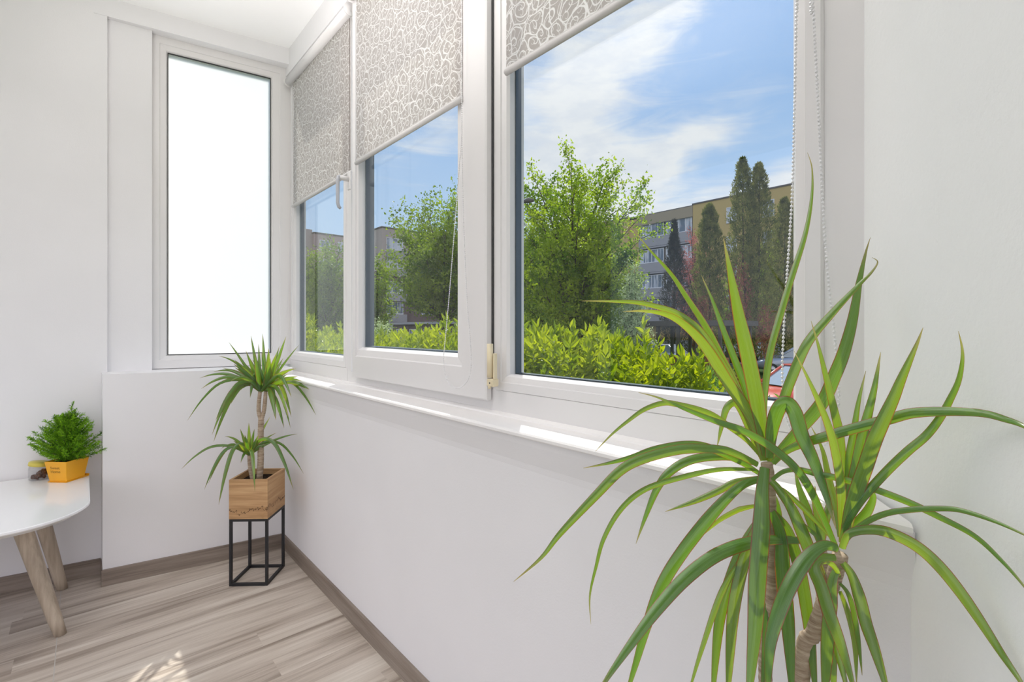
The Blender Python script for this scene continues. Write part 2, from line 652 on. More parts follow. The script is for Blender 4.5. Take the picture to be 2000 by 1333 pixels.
def fabric_mat():
    """grey roller fabric with a dense white print of scrolls"""
    m, g, out = mat('scroll_print_fabric')
    tc = g.new('ShaderNodeTexCoord')
    sep = g.new('ShaderNodeSeparateXYZ')
    g.l.new(tc.outputs['Object'], sep.inputs[0])
    cb = g.new('ShaderNodeCombineXYZ')
    g.l.new(sep.outputs[1], cb.inputs[0])
    g.l.new(sep.outputs[2], cb.inputs[1])
    nz = g.new('ShaderNodeTexNoise')
    nz.inputs['Scale'].default_value = 13
    nz.inputs['Detail'].default_value = 1
    g.l.new(cb.outputs[0], nz.inputs['Vector'])
    sc = g.new('ShaderNodeVectorMath', operation='MULTIPLY_ADD')
    g.l.new(nz.outputs['Color'], sc.inputs[0])
    sc.inputs[1].default_value = (0.045, 0.045, 0)
    g.l.new(cb.outputs[0], sc.inputs[2])
    q = sc.outputs[0]
    lines = None
    for scale, off, K in ((21.0, 0.0, 330.0), (30.0, 3.7, 420.0)):
        vo = g.new('ShaderNodeTexVoronoi', voronoi_dimensions='2D', feature='F1')
        vo.inputs['Scale'].default_value = scale
        qq = g.map(q, loc=(off, off, 0))
        g.l.new(qq, vo.inputs['Vector'])
        d = g.new('ShaderNodeVectorMath', operation='SUBTRACT')
        g.l.new(qq, d.inputs[0])
        g.l.new(vo.outputs['Position'], d.inputs[1])
        s2 = g.new('ShaderNodeSeparateXYZ')
        g.l.new(d.outputs[0], s2.inputs[0])
        th = g.m('ARCTAN2', s2.outputs[1], s2.outputs[0])
        ln = g.new('ShaderNodeVectorMath', operation='LENGTH')
        g.l.new(d.outputs[0], ln.inputs[0])
        ph = g.m('ADD', th, g.m('MULTIPLY', ln.outputs['Value'], K))
        sn = g.m('ABSOLUTE', g.m('SINE', g.m('MULTIPLY', ph, 0.5)))
        a = g.m('SUBTRACT', 1.0, g.smooth(sn, 0.16 if off == 0 else 0.08, 0.34 if off == 0 else 0.22))
        ve = g.new('ShaderNodeTexVoronoi', voronoi_dimensions='2D', feature='DISTANCE_TO_EDGE')
        ve.inputs['Scale'].default_value = scale
        g.l.new(qq, ve.inputs['Vector'])
        e = g.m('SUBTRACT', 1.0, g.smooth(ve.outputs['Distance'], 0.020, 0.050))
        if lines is None:
            lines = g.m('MAXIMUM', a, e)
        else:
            lines = g.m('MAXIMUM', lines, a)
    col = g.mix(lines, (0.62, 0.585, 0.56), (0.93, 0.915, 0.90))
    df = g.new('ShaderNodeBsdfDiffuse')
    tl = g.new('ShaderNodeBsdfTranslucent')
    g.l.new(col, df.inputs[0])
    g.l.new(col, tl.inputs[0])
    mx = g.new('ShaderNodeMixShader')
    mx.inputs[0].default_value = 0.50
    g.l.new(df.outputs[0], mx.inputs[1])
    g.l.new(tl.outputs[0], mx.inputs[2])
    g.l.new(mx.outputs[0], out.inputs[0])
    return m


M['fabric'] = fabric_mat()
M['blind_bar'] = plain('blind_bar_fabric', (0.66, 0.64, 0.63), 0.5, 0, 0.3, 0.02)


def leafy(name, dark, light, trans=0.45, scale=1.2, spec=0.5, rough=0.45, tl_boost=(1.5, 1.5, 0.6)):
    m, g, out = mat(name)
    tc = g.new('ShaderNodeTexCoord')
    n = g.noise(tc.outputs['Object'], scale, 4, 0.7)
    c = g.mix(g.smooth(n, 0.32, 0.68), dark, light)
    df = g.new('ShaderNodeBsdfPrincipled')
    g.l.new(c, df.inputs['Base Color'])
    df.inputs['Roughness'].default_value = rough
    df.inputs['Specular IOR Level'].default_value = spec
    tl = g.new('ShaderNodeBsdfTranslucent')
    c2 = g.mix(1.0, c, tl_boost, 'MULTIPLY')
    g.l.new(c2, tl.inputs[0])
    mx = g.new('ShaderNodeMixShader')
    mx.inputs[0].default_value = trans
    g.l.new(df.outputs[0], mx.inputs[1])
    g.l.new(tl.outputs[0], mx.inputs[2])
    g.l.new(mx.outputs[0], out.inputs[0])
    return m


def dracaena_mat():
    """u runs across the blade: dark red margins, green middle"""
    m, g, out = mat('dracaena_leaf')
    uv = g.new('ShaderNodeUVMap')
    sep = g.new('ShaderNodeSeparateXYZ')
    g.l.new(uv.outputs[0], sep.inputs[0])
    u, v = sep.outputs[0], sep.outputs[1]
    edge = g.m('ABSOLUTE', g.m('SUBTRACT', u, 0.5))
    oi = g.new('ShaderNodeObjectInfo')
    rnd = oi.outputs['Random']
    tc = g.new('ShaderNodeTexCoord')
    st = g.noise(g.map(uv.outputs[0], (26, 1.5, 1)), 1.0, 2, 0.5)
    base = g.mix(rnd, (0.022, 0.085, 0.020), (0.048, 0.135, 0.026))
    base = g.mix(g.smooth(st, 0.35, 0.7), base, (0.09, 0.21, 0.06))
    # tips and some blades run yellow
    tip = g.smooth(v, 0.84, 1.0)
    base = g.mix(g.m('MULTIPLY', tip, 0.7), base, (0.34, 0.22, 0.08))
    col = g.mix(g.smooth(edge, 0.42, 0.48), base, (0.16, 0.035, 0.018))
    df = g.new('ShaderNodeBsdfPrincipled')
    g.l.new(col, df.inputs['Base Color'])
    df.inputs['Roughness'].default_value = 0.27
    df.inputs['Specular IOR Level'].default_value = 0.9
    tl = g.new('ShaderNodeBsdfTranslucent')
    tcol = g.mix(rnd, (0.30, 0.58, 0.012), (0.58, 0.74, 0.02))
    tcol = g.mix(g.smooth(edge, 0.42, 0.48), tcol, (0.60, 0.16, 0.02))
    tcol = g.mix(g.m('MULTIPLY', tip, 0.7), tcol, (0.7, 0.5, 0.2))
    g.l.new(tcol, tl.inputs[0])
    mx = g.new('ShaderNodeMixShader')
    mx.inputs[0].default_value = 0.30
    g.l.new(df.outputs[0], mx.inputs[1])
    g.l.new(tl.outputs[0], mx.inputs[2])
    g.l.new(mx.outputs[0], out.inputs[0])
    return m


M['dracaena'] = dracaena_mat()


def bark(name, a, b, scale=(20, 20, 60)):
    m, g, out = mat(name)
    tc = g.new('ShaderNodeTexCoord')
    n = g.noise(g.map(tc.outputs['Object'], scale), 1.0, 5, 0.7)
    c = g.ramp(n, [(0.3, a), (0.7, b)])
    principled(g, out, c, 0.8, 0, 0.2, bump=n, bstr=0.5, bdist=0.004)
    return m


M['cane'] = bark('dracaena_cane', (0.22, 0.15, 0.10), (0.58, 0.47, 0.36), (30, 30, 220))
M['bark'] = bark('tree_bark', (0.04, 0.03, 0.02), (0.13, 0.10, 0.075), (4, 4, 2))
M['stem_green'] = plain('green_stem', (0.16, 0.24, 0.06), 0.6)
M['cypress'] = leafy('cypress_foliage', (0.05, 0.16, 0.010), (0.30, 0.56, 0.03), 0.32, 38, 0.2, 0.6)

# ---------------------------------------------------------------- the room
X_W = 0.76       # face of the low wall under the windows
X_F = 0.845      # inner face of the window frames
X_G = 0.875      # glass
SILL = 0.868
CEIL = 2.60


def farY(X, base):
    return base - 0.163 * (X - 0.75)


def line_box(x0, x1, base, back, z0, z1, mb, e0=None, e1=None):
    """slab whose face follows the slanted far wall; back = thickness away from the room"""
    mb.prism([(x0, farY(x0, base)), (x1, farY(x1, base)), (x1, farY(x1, base + back)), (x0, farY(x0, base + back))], z0, z1)


floor = MB()
floor.prism([(-2.6, -1.6), (0.56, -1.6), (0.78, -0.35), (0.78, 2.95), (-2.6, 3.5)], -0.12, 0.0)
floor.build('floor', M['floor'], kind='structure')
ceil = MB()
ceil.prism([(-2.6, -1.6), (0.90, -1.6), (0.90, 2.84), (-2.6, 3.41)], CEIL, CEIL + 0.10)
ceil.build('ceiling', M['ceiling'], kind='structure')

# low wall below the windows
lw = MB()
lw.prism([(X_W, 0.09), (0.96, 0.09), (0.96, 2.80), (X_W, 2.75)], -0.12, SILL - 0.030)
lw.build('wall_right', M['wall'], kind='structure')
# projecting plaster fillet right under the sill
tr = MB()
wp = [(0.7445, SILL - 0.0135), (0.7475, SILL - 0.030), (0.7585, SILL - 0.075), (X_W + 0.002, SILL - 0.110), (X_W + 0.02, SILL - 0.0135)]
tr.add([(a_, y_, b_) for y_ in (0.118, 2.60) for a_, b_ in wp], [list(range(5)), list(range(5, 10))[::-1]] + [(i, 5 + i, 5 + (i + 1) % 5, (i + 1) % 5) for i in range(5)])
tr.build('trim_1', M['wall'], kind='structure')
# header above the windows
hd = MB()
hd.box((X_F - 0.02, 0.10, 2.47), (0.94, 2.83, CEIL))
hd.build('wall_header', M['wall'], kind='structure')
# slab of the balcony above, outside
sl = MB()
sl.box((0.90, -1.5, 2.66), (1.20, 2.90, 2.82))
sl.build('trim_2', plain('concrete', (0.45, 0.44, 0.42), 0.9, 0, 0.2, 0.1), kind='structure')

# far low wall with its ledge
F_LOW = 2.605
F_UP = 2.805
fl = MB()
XL = 0.062
line_box(XL, 0.80, F_LOW, 0.27, -0.12, 0.905, fl)
fl.build('wall_far', M['wall'], kind='structure')
# pier left of the frosted window, beam above
pr = MB()
pxl, pxr = 0.062, 0.245
pr.prism([(pxl, farY(pxl, F_UP - 0.03)), (pxr, farY(pxr, F_UP - 0.03)), (pxr, farY(pxr, F_UP + 0.14)), (pxl, farY(pxl, F_UP + 0.14))], 0.905, CEIL)
pr.build('wall_pier', M['wall'], kind='structure')
bm = MB()
line_box(0.035, 0.86, F_UP - 0.055, 0.10, 2.515, CEIL, bm)
bm.build('trim_3', M['wall'], kind='structure')
# left wall, slightly behind the low wall face
wl = MB()
line_box(-2.6, XL + 0.02, 2.752, 0.2, -0.12, CEIL, wl)
wl.build('wall_left', M['wall'], kind='structure')

# splayed wall at the right
cR = [(X_F + 0.01, 0.189), (0.735, 0.1065), (0.30, -0.194), (-0.1, -0.47)]
wr = MB()
nrm = Vector((0.568, -0.823))
pts = [(cR[0][0] + 0.06, cR[0][1] + 0.042)] + cR
# the inner edge is rounded where it meets the window
wr.prism([(0.93, 0.24), (0.845, 0.188), (0.80, 0.1515), (0.735, 0.1065), (0.60, 0.0133), (0.35, -0.159),
          (0.47, -0.33), (1.02, 0.04), (1.02, 0.24)], -0.12, CEIL)
wr.build('wall_near', M['wall_grain'], kind='structure')

# skirting
sk = MB()
sk.prism([(X_W - 0.010, 0.12), (X_W, 0.12), (X_W, 2.62), (X_W - 0.010, 2.62)], 0, 0.068)
for yy in (2.32,):
    pass
sk.build('baseboard_right', M['skirting'], kind='structure')
sk = MB()
line_box(XL - 0.004, X_W - 0.010, F_LOW - 0.010, 0.010, 0, 0.070, sk)
sk.build('baseboard_far', M['skirting'], kind='structure')
sk = MB()
line_box(-2.6, XL - 0.004, 2.742, 0.010, 0, 0.070, sk)
sk.build('baseboard_left', M['skirting'], kind='structure')
sk = MB()
sk.prism([(XL - 0.004, farY(XL, F_LOW - 0.008)), (XL, farY(XL, F_LOW - 0.008)), (XL, farY(XL, 2.742)), (XL - 0.004, farY(XL, 2.742))], 0, 0.070)
sk.build('baseboard_end', M['skirting'], kind='structure')


def ring(y0, y1, z0, z1, prof, mapf=None, smooth=False):
    """mitred frame. prof: closed list of (inset, depth); mapf(a, z, depth) -> world"""
    mb = MB()
    if mapf is None:
        mapf = lambda a, z, d: (d, a, z)
    v, f = [], []
    n = len(prof)
    for ins, d in prof:
        v += [mapf(y0 + ins, z0 + ins, d), mapf(y1 - ins, z0 + ins, d), mapf(y1 - ins, z1 - ins, d), mapf(y0 + ins, z1 - ins, d)]
    for i in range(n):
        j = (i + 1) % n
        for c in range(4):
            e = (c + 1) % 4
            f.append((i * 4 + c, i * 4 + e, j * 4 + e, j * 4 + c))
    mb.add(v, f, smooth)
    return mb


def fixed_prof(w, x0, xg):
    """w: rail width, x0: inner face, xg: glass plane"""
    return [(0, x0 + 0.066), (0, x0 + 0.004), (0.003, x0), (w - 0.022, x0), (w - 0.020, x0 + 0.004), (w - 0.006, x0 + 0.008),
            (w, x0 + 0.016), (w, x0 + 0.066)]


def glass_pane(y0, y1, z0, z1, xg, parent, mapf=None, m='glass', name='glass_pane'):
    mb = MB()
    if mapf is None:
        mb.box((xg, y0, z0), (xg + 0.004, y1, z1))
    else:
        v = [mapf(a, z, d) for d in (xg, xg + 0.004) for z in (z0, z1) for a in (y0, y1)]
        mb.add(v, [(0, 1, 3, 2), (4, 6, 7, 5), (0, 4, 5, 1), (2, 3, 7, 6), (0, 2, 6, 4), (1, 5, 7, 3)])
    return mb.build(name, M[m], parent)


TOPZ = 2.47
# ---- window 1, fixed, next to the far corner
Y = {}
for k_, px_, X_ in (('w1l', 584, X_G), ('w1r', 680, X_G), ('s_l', 689, X_F - .02), ('s_r', 950.5, X_F - .02), ('s_gl', 711, X_G - .02),
                    ('s_gr', 901, X_G - .02), ('w3l', 1004, X_G), ('w3r', 1556, X_G), ('w3step', 1612, X_F), ('end', 1700, X_F)):
    Y[k_] = onX(px_, 643, X_).y

w1 = empty('window_1', (X_F, (Y['w1l'] + Y['w1r']) / 2, SILL), kind='structure')
o = ring(Y['w1r'] - 0.045, Y['w1l'] + 0.062, SILL, TOPZ, [(0, X_F + 0.09), (0, X_F), (0.001, X_F), (0.001, X_F + 0.09)])
fr = ring(Y['w1r'] - 0.048, Y['w1l'] + 0.048, 0.932, TOPZ, fixed_prof(0.048, X_F, X_G))
fr.box((X_F + 0.001, Y['w1r'] - 0.06, SILL), (X_F + 0.09, 2.90, 0.933))
fr.build('window_frame', M['pvc'], w1)
ring(Y['w1r'] - 0.001, Y['w1l'] + 0.001, 0.979, TOPZ - 0.046, [(0, X_G + .006), (0, X_G + 0.027), (0.0045, X_G + 0.027), (0.0045, X_G + .006)]).build('gasket', M['gasket'], w1)
glass_pane(Y['w1r'] - 0.004, Y['w1l'] + 0.004, 0.976, TOPZ - 0.044, X_G, w1)

# ---- window 2, the opening sash
w2 = empty('window_2', (X_F, (Y['s_l'] + Y['s_r']) / 2, SILL), kind='structure')
of = ring(Y['s_r'] - 0.035, Y['w1r'] - 0.046, SILL, TOPZ, [(0, X_F + 0.07), (0, X_F + 0.002), (0.052, X_F + 0.002), (0.052, X_F + 0.07)])
of.build('window_frame', M['pvc'], w2)
wS = 1.026 - 0.905
XS = X_F - 0.022


def sash_prof(w):
    return [(0, XS + 0.018), (0, XS + 0.003), (0.003, XS), (w - 0.030, XS), (w - 0.026, XS + 0.006), (w - 0.010, XS + 0.010),
            (w, XS + 0.024), (w, XS + 0.075), (0.02, XS + 0.075), (0.02, XS + 0.018)]


# rails have different widths, so the sash is made of a mitred ring with explicit insets
sy0, sy1, sz0, sz1 = Y['s_r'], Y['s_l'], 0.905, TOPZ - 0.03
gy0, gy1, gz0, gz1 = Y['s_gr'], Y['s_gl'], 1.026, TOPZ - 0.11
mb = MB()
prof = [(0, 0.018), (0, 0.003), (0.03, 0), (0.70, 0), (0.73, 0.006), (0.92, 0.010), (1, 0.024), (1, 0.066), (0.2, 0.066), (0.2, 0.018)]
v, f = [], []
for t_, d_ in prof:
    a0, a1 = sy0 + (gy0 - sy0) * t_, sy1 + (gy1 - sy1) * t_
    b0, b1 = sz0 + (gz0 - sz0) * t_, sz1 + (gz1 - sz1) * t_
    v += [(XS + d_, a0, b0), (XS + d_, a1, b0), (XS + d_, a1, b1), (XS + d_, a0, b1)]
n_ = len(prof)
for i in range(n_):
    for c in range(4):
        e = (c + 1) % 4
        f.append((i * 4 + c, i * 4 + e, ((i + 1) % n_) * 4 + e, ((i + 1) % n_) * 4 + c))
mb.add(v, f)
sash = mb.build('sash', M['pvc'], w2)
XG2 = XS + 0.032
ring(gy0 - 0.001, gy1 + 0.001, gz0 - 0.001, gz1 + 0.001, [(0, XG2 + .006), (0, XG2 + 0.042), (0.006, XG2 + 0.042), (0.006, XG2 + .006)]).build('gasket', M['gasket'], w2)
glass_pane(gy0 - 0.004, gy1 + 0.004, gz0 - 0.004, gz1 + 0.004, XG2, w2)
# dark rebate beside the hinge stile
gp = MB()
gp.box((X_F - 0.001, Y['s_r'] - 0.0052, 0.955), (X_F + 0.006, Y['s_r'] - 0.0005, TOPZ - 0.02))
gp.build('rebate_gap', M['pvc_dark'], w2)
# hinge at the bottom corner
hp = onX(957, 715, XS)
hg = MB()
yh = onX(956, 700, XS - 0.01).y
zt, zb = onX(957, 672, XS - 0.01).z, onX(957, 741, XS - 0.01).z
hg.tube([(XS - 0.008, yh, zb + 0.004), (XS - 0.008, yh, zt)], 0.0085, 14)
hg.box((XS - 0.008, yh - 0.0165, zb), (XS + 0.004, yh - 0.0115, zt - 0.025), bevel=0.0015)
hinge = hg.build('hinge', M['cream'], w2, label='cream plastic hinge')
hb = MB()
hb.box((XS - 0.014, yh - 0.0165, zb - 0.020), (XS + 0.010, yh + 0.009, zb + 0.001), bevel=0.003)
hb.tube([(XS - 0.010, yh, zb - 0.026), (XS - 0.010, yh, zb - 0.018)], 0.004, 8)
hb.build('hinge_foot', M['cream'], hinge)
hs = MB()
hs.tube([(XS - 0.0146, yh - 0.006, zb - 0.010), (XS - 0.0138, yh - 0.006, zb - 0.010)], 0.0022, 10)
hs.build('screw', M['pvc_dark'], hinge)
# handle on the left stile
hy = onX(684, 350, XS).y
hz = onX(684, 351, XS).z
hd_ = MB()
hd_.box((XS - 0.008, hy - 0.014, hz - 0.045), (XS, hy + 0.014, hz + 0.035), bevel=0.006)
hd_.tube([(XS - 0.006, hy, hz), (XS - 0.045, hy, hz)], 0.010, 14)
plate = hd_.build('handle', M['pvc'], w2)
hd2 = MB()
hd2.tube([(XS - 0.040, hy, hz + 0.006), (XS - 0.049, hy, hz + 0.001), (XS - 0.052, hy, hz - 0.015), (XS - 0.052, hy, hz - 0.105), (XS - 0.047, hy, hz - 0.120), (XS - 0.040, hy, hz - 0.125)],
         [0.007, 0.008, 0.0078, 0.0070, 0.0070, 0.0060], 10)
hd2.build('lever', M['grey_handle'], plate)

# ---- window 3, the big fixed light
w3 = empty('window_3', (X_F, (Y['w3l'] + Y['w3r']) / 2, SILL), kind='structure')
y30, y31 = Y['w3r'], Y['w3l']
fr = ring(y30 - 0.046, y31 + 0.046, 0.932, TOPZ, fixed_prof(0.046, X_F, X_G))
fr.box((X_F + 0.001, 0.15, SILL), (X_F + 0.09, y31 + 0.07, 0.933))
fr.box((X_F + 0.006, 0.15, 0.932), (X_F + 0.09, y30 - 0.045, TOPZ))
fr.build('window_frame', M['pvc'], w3)
ring(y30 - 0.001, y31 + 0.001, 0.977, TOPZ - 0.045, [(0, X_G + .004), (0, X_G + 0.024), (0.0045, X_G + 0.024), (0.0045, X_G + .004)]).build('gasket', M['gasket'], w3)
glass_pane(y30 - 0.004, y31 + 0.004, 0.974, TOPZ - 0.042, X_G, w3)

# ---- window 4, frosted, in the slanted far wall
phi = math.atan(0.163)
cF = Vector((0.845, farY(0.845, F_UP), 0))
tF = Vector((-math.cos(phi), math.sin(phi), 0))
nF = Vector((math.sin(phi), math.cos(phi), 0))


def mF(a, z, d):
    q = cF + tF * a + nF * d
    return (q.x, q.y, z)


def aF(px, d):
    """distance along the far wall of column px at depth d behind its face"""
    best = None
    q = P(px, 643, 1.0)
    # solve (s q - cF).nF = d
    s = (d + cF.dot(nF)) / Vector((q.x, q.y, 0)).dot(nF)
    return (Vector((q.x * s, q.y * s, 0)) - cF).dot(tF), s


a_r, z_r = aF(528, 0.02)
a_l, z_l = aF(328, 0.02)
a_o, _ = aF(287, 0.0)
w4 = empty('window_4', tuple(cF + tF * 0.3 + Vector((0, 0, 0.905))), kind='structure')
zb4 = CAMH - (691 - HOR) / FPX * (z_l + z_r) / 2
zt4 = CAMH + (HOR - 105) / FPX * z_l
zt4b = CAMH + (HOR - 154) / FPX * z_r
print('W4', a_r, a_l, a_o, zb4, zt4, zt4b)
zt4 = (zt4 + zt4b) / 2
mb = MB()
v, f = [], []
prof = [(0, 0.04), (0, 0.003), (0.03, 0), (0.60, 0), (0.63, 0.004), (0.9, 0.008), (1, 0.018), (1, 0.04)]
for t_, d_ in prof:
    A0_, A1_ = -0.02 + (a_r + 0.02) * t_, a_o + (a_l - a_o) * t_
    Z0_, Z1_ = 0.907 + (zb4 - 0.907) * t_, 2.53 + (zt4 - 2.53) * t_
    v += [mF(A0_, Z0_, d_), mF(A1_, Z0_, d_), mF(A1_, Z1_, d_), mF(A0_, Z1_, d_)]
for i in range(len(prof)):
    for c in range(4):
        e = (c + 1) % 4
        f.append((i * 4 + c, i * 4 + e, ((i + 1) % len(prof)) * 4 + e, ((i + 1) % len(prof)) * 4 + c))
mb.add(v, f)
mb.build('window_frame', M['pvc'], w4)
gk = ring(a_r - .001, a_l + .001, zb4 - .001, zt4 + .001, [(0, 0.012), (0, 0.020), (0.0030, 0.020), (0.0030, 0.012)], mF)
gk.build('gasket', M['pvc_dark'], w4)
glass_pane(a_r - 0.003, a_l + 0.003, zb4 - 0.003, zt4 + 0.003, 0.024, w4, mF, 'frosted')

# ---- sill
ws = MB()
prof = [(0.742, SILL - 0.014), (0.739, SILL - 0.011), (0.739, SILL - 0.005), (0.742, SILL - 0.001), (0.746, SILL), (X_F - 0.012, SILL),
        (X_F - 0.010, SILL + 0.004), (X_F + 0.002, SILL + 0.010), (X_F + 0.002, SILL - 0.014)]
ye = 2.80
ys = [0.118, ye]
v = [(p[0], y_ + (0.69 * (p[0] - 0.739) if y_ < 1 else -0.163 * (p[0] - 0.739) - 0.02), p[1]) for y_ in ys for p in prof]
n_ = len(prof)
ws.add(v, [list(range(n_)), list(range(n_, 2 * n_))[::-1]] + [(i, n_ + i, n_ + (i + 1) % n_, (i + 1) % n_) for i in range(n_)])
ws.build('windowsill', plain('sill_white', (0.86, 0.84, 0.83), 0.3, 0, 0.45, 0.02), label='long white windowsill board under the row of clear windows', cat='windowsill')
# ---------------------------------------------------------------- roller blinds


def chain_mesh(pts, r, pitch, cord=0.0006):
    mb = MB()
    mb.tube(pts, cord, 4, smooth=True)
    seg = [(a, b, (b - a).length) for a, b in zip(pts[:-1], pts[1:])]
    t = 0.0
    for a, b, L in seg:
        while t < L:
            mb.ball(a.lerp(b, t / L), r, 6, 4)
            t += pitch
        t -= L
    return mb


def blind(label, y0, y1, xb, zbot, yt0, yt1, rz, side=True):
    """y0/y1: fabric edges, xb: plane of the fabric, yt: tube ends, rz: tube centre height"""
    root = empty('roller_blind', (xb, (y0 + y1) / 2, rz), label=label, cat='blind', group='patterned roller blinds on the windows')
    rr = 0.021
    xc = xb - 0.010
    t_ = MB()
    t_.tube([(xc, yt0 + 0.006, rz), (xc, yt1 - 0.006, rz)], rr, 28)
    t_.build('roller_cover', M['pvc'], root)
    for yy, s in ((yt0, 1), (yt1, -1)):
        b = MB()
        b.tube([(xc, yy, rz), (xc, yy + s * 0.007, rz)], rr + 0.005, 28)
        b.box((xc, min(yy, yy + s * 0.007), rz - 0.012), (xb + 0.012, max(yy, yy + s * 0.007), rz + 0.026))
        b.build('bracket', M['pvc'], root)
    fb = MB()
    fb.box((xb, y0, zbot), (xb + 0.0007, y1, rz))
    fb.build('fabric', M['fabric'], root)
    bb = MB()
    zc = zbot - 0.009
    bb.tube([(xb, y0 - 0.001, zc), (xb, y1 + 0.001, zc)], 0.0085, 14)
    bb.box((xb - 0.0015, y0, zc), (xb + 0.0015, y1, zbot + 0.004))
    bb.build('bottom_bar', M['blind_bar'], root)
    if side:
        g_ = MB()
        g_.box((xb + 0.001, y1 + 0.003, gz_low), (xb + 0.005, y1 + 0.0055, rz))
        g_.build('guide_wire', M['pvc'], root)
    return root


gz_low = 1.79
xb1 = X_F - 0.004
b1 = blind('roller blind with scroll print in the narrow window beside the frosted one',
           onX(682, 500, xb1).y, Y['w1l'] - 0.009, xb1, 1.764, onX(684, 500, xb1).y - 0.022, Y['w1l'] + 0.030, 2.430, side=False)
xb2 = XS - 0.004
b2 = blind('roller blind with scroll print on the opening sash, middle one of the three',
           onX(902, 200, xb2).y, gy1 - 0.008, xb2, 1.772, Y['s_r'] + 0.035, Y['s_l'] - 0.012, 2.445, side=False)
xb3 = X_F - 0.003
b3 = blind('roller blind with scroll print over the big fixed pane, cropped by the picture top',
           y30 + 0.012, y31 - 0.006, xb3, 1.790, y30 - 0.020, y31 + 0.020, 2.430, side=False)

# bead chains: white loops hanging from the tube ends
M['bead'] = plain('white_bead', (0.80, 0.79, 0.80), 0.3, 0, 0.5, 0.02)


def loop_pts(front, back, bottom_px, X, ztop, fac=1.0):
    pass


def smooth_path(pts, n=10):
    """Catmull-Rom through world points"""
    pts = [Vector(p) for p in pts]
    out = []
    for i in range(len(pts) - 1):
        p0 = pts[max(i - 1, 0)]
        p1, p2 = pts[i], pts[i + 1]
        p3 = pts[min(i + 2, len(pts) - 1)]
        for k in range(n):
            t = k / n
            out.append(0.5 * ((2 * p1) + (-p0 + p2) * t + (2 * p0 - 5 * p1 + 4 * p2 - p3) * t * t + (-p0 + 3 * p1 - 3 * p2 + p3) * t ** 3))
    out.append(pts[-1])
    return out


xc3 = xb3 - 0.018
lp = [onX(1557, -60, xc3)] + [onX(a, b, xc3) for a, b in ((1556, 0), (1552, 200), (1547, 380), (1537, 540), (1530, 660), (1528, 740), (1534, 810),
      (1556, 860), (1588, 880), (1618, 862), (1634, 820), (1638, 745), (1628, 640), (1612, 480), (1600, 250), (1588, 10), (1583, -60))]
lp = [Vector((xc3, lp[0].y - 0.004, 2.43))] + lp + [Vector((xc3, lp[-1].y, 2.43))]
chain_mesh(smooth_path(lp, 8), 0.00225, 0.0062).build('bead_chain', M['bead'], b3, label='white bead chain loop of the blind')
xc2 = xb2 - 0.016
zt2 = 2.44
st = onX(890, 205, xc2)
lp = [Vector((xc2, st.y - 0.003, zt2))] + [onX(a, b, xc2) for a, b in ((890, 205), (888, 330), (882, 470), (876, 580), (869, 670), (866, 705), (871, 738), (884, 756), (900, 757), (914, 742), (920, 715), (918, 660), (913, 600), (908, 500), (904, 380), (902, 210))]
lp += [Vector((xc2, lp[-1].y, zt2))]
lp = [Vector((q.x + (0.022, 0.022, 0.015, 0.007, 0.002)[min(i_, 4)] * (1 if i_ < 5 else 0), q.y, q.z)) for i_, q in enumerate(lp)]
chain_mesh(smooth_path(lp, 8), 0.0019, 0.0055).build('bead_chain', M['bead'], b2, label='white bead chain loop hanging below the sash')
xc1 = xb1 - 0.014
lp = [onX(570, 166, xc1), onX(569, 300, xc1), onX(567, 450, xc1), onX(563, 560, xc1), onX(557, 655, xc1), onX(560, 675, xc1), onX(566, 660, xc1), onX(571, 500, xc1), onX(573, 300, xc1), onX(574, 170, xc1)]
chain_mesh(smooth_path(lp, 6), 0.0016, 0.006).build('bead_chain', M['bead'], b1, label='thin white bead chain at the far corner')

# ---------------------------------------------------------------- plants with strap leaves


def clampz(q):
    """keep a leaf point in front of the windows, sill and splayed wall"""
    d = Vector((q.x, q.y, q.z)) - Vector((0, 0, CAMH))
    s = 1.0
    if q.z > SILL - 0.01:
        lim = X_F - 0.04
    else:
        lim = 0.725
    if q.x > lim:
        s = min(s, lim / q.x)
    # splayed wall: points p with (p - a).n > 0 are inside
    a = Vector((0.735, 0.1065))
    n = Vector((-0.568, 0.823))
    num = a.dot(n) + 0.012
    den = Vector((q.x, q.y)).dot(n)
    if den < num:
        # along the sight line the wall is met where s*den = num
        s2 = num / den if den < 0 else None
        if s2 is not None and 0 < s2 < 1:
            s = min(s, s2)
    return Vector((0, 0, CAMH)) + d * s


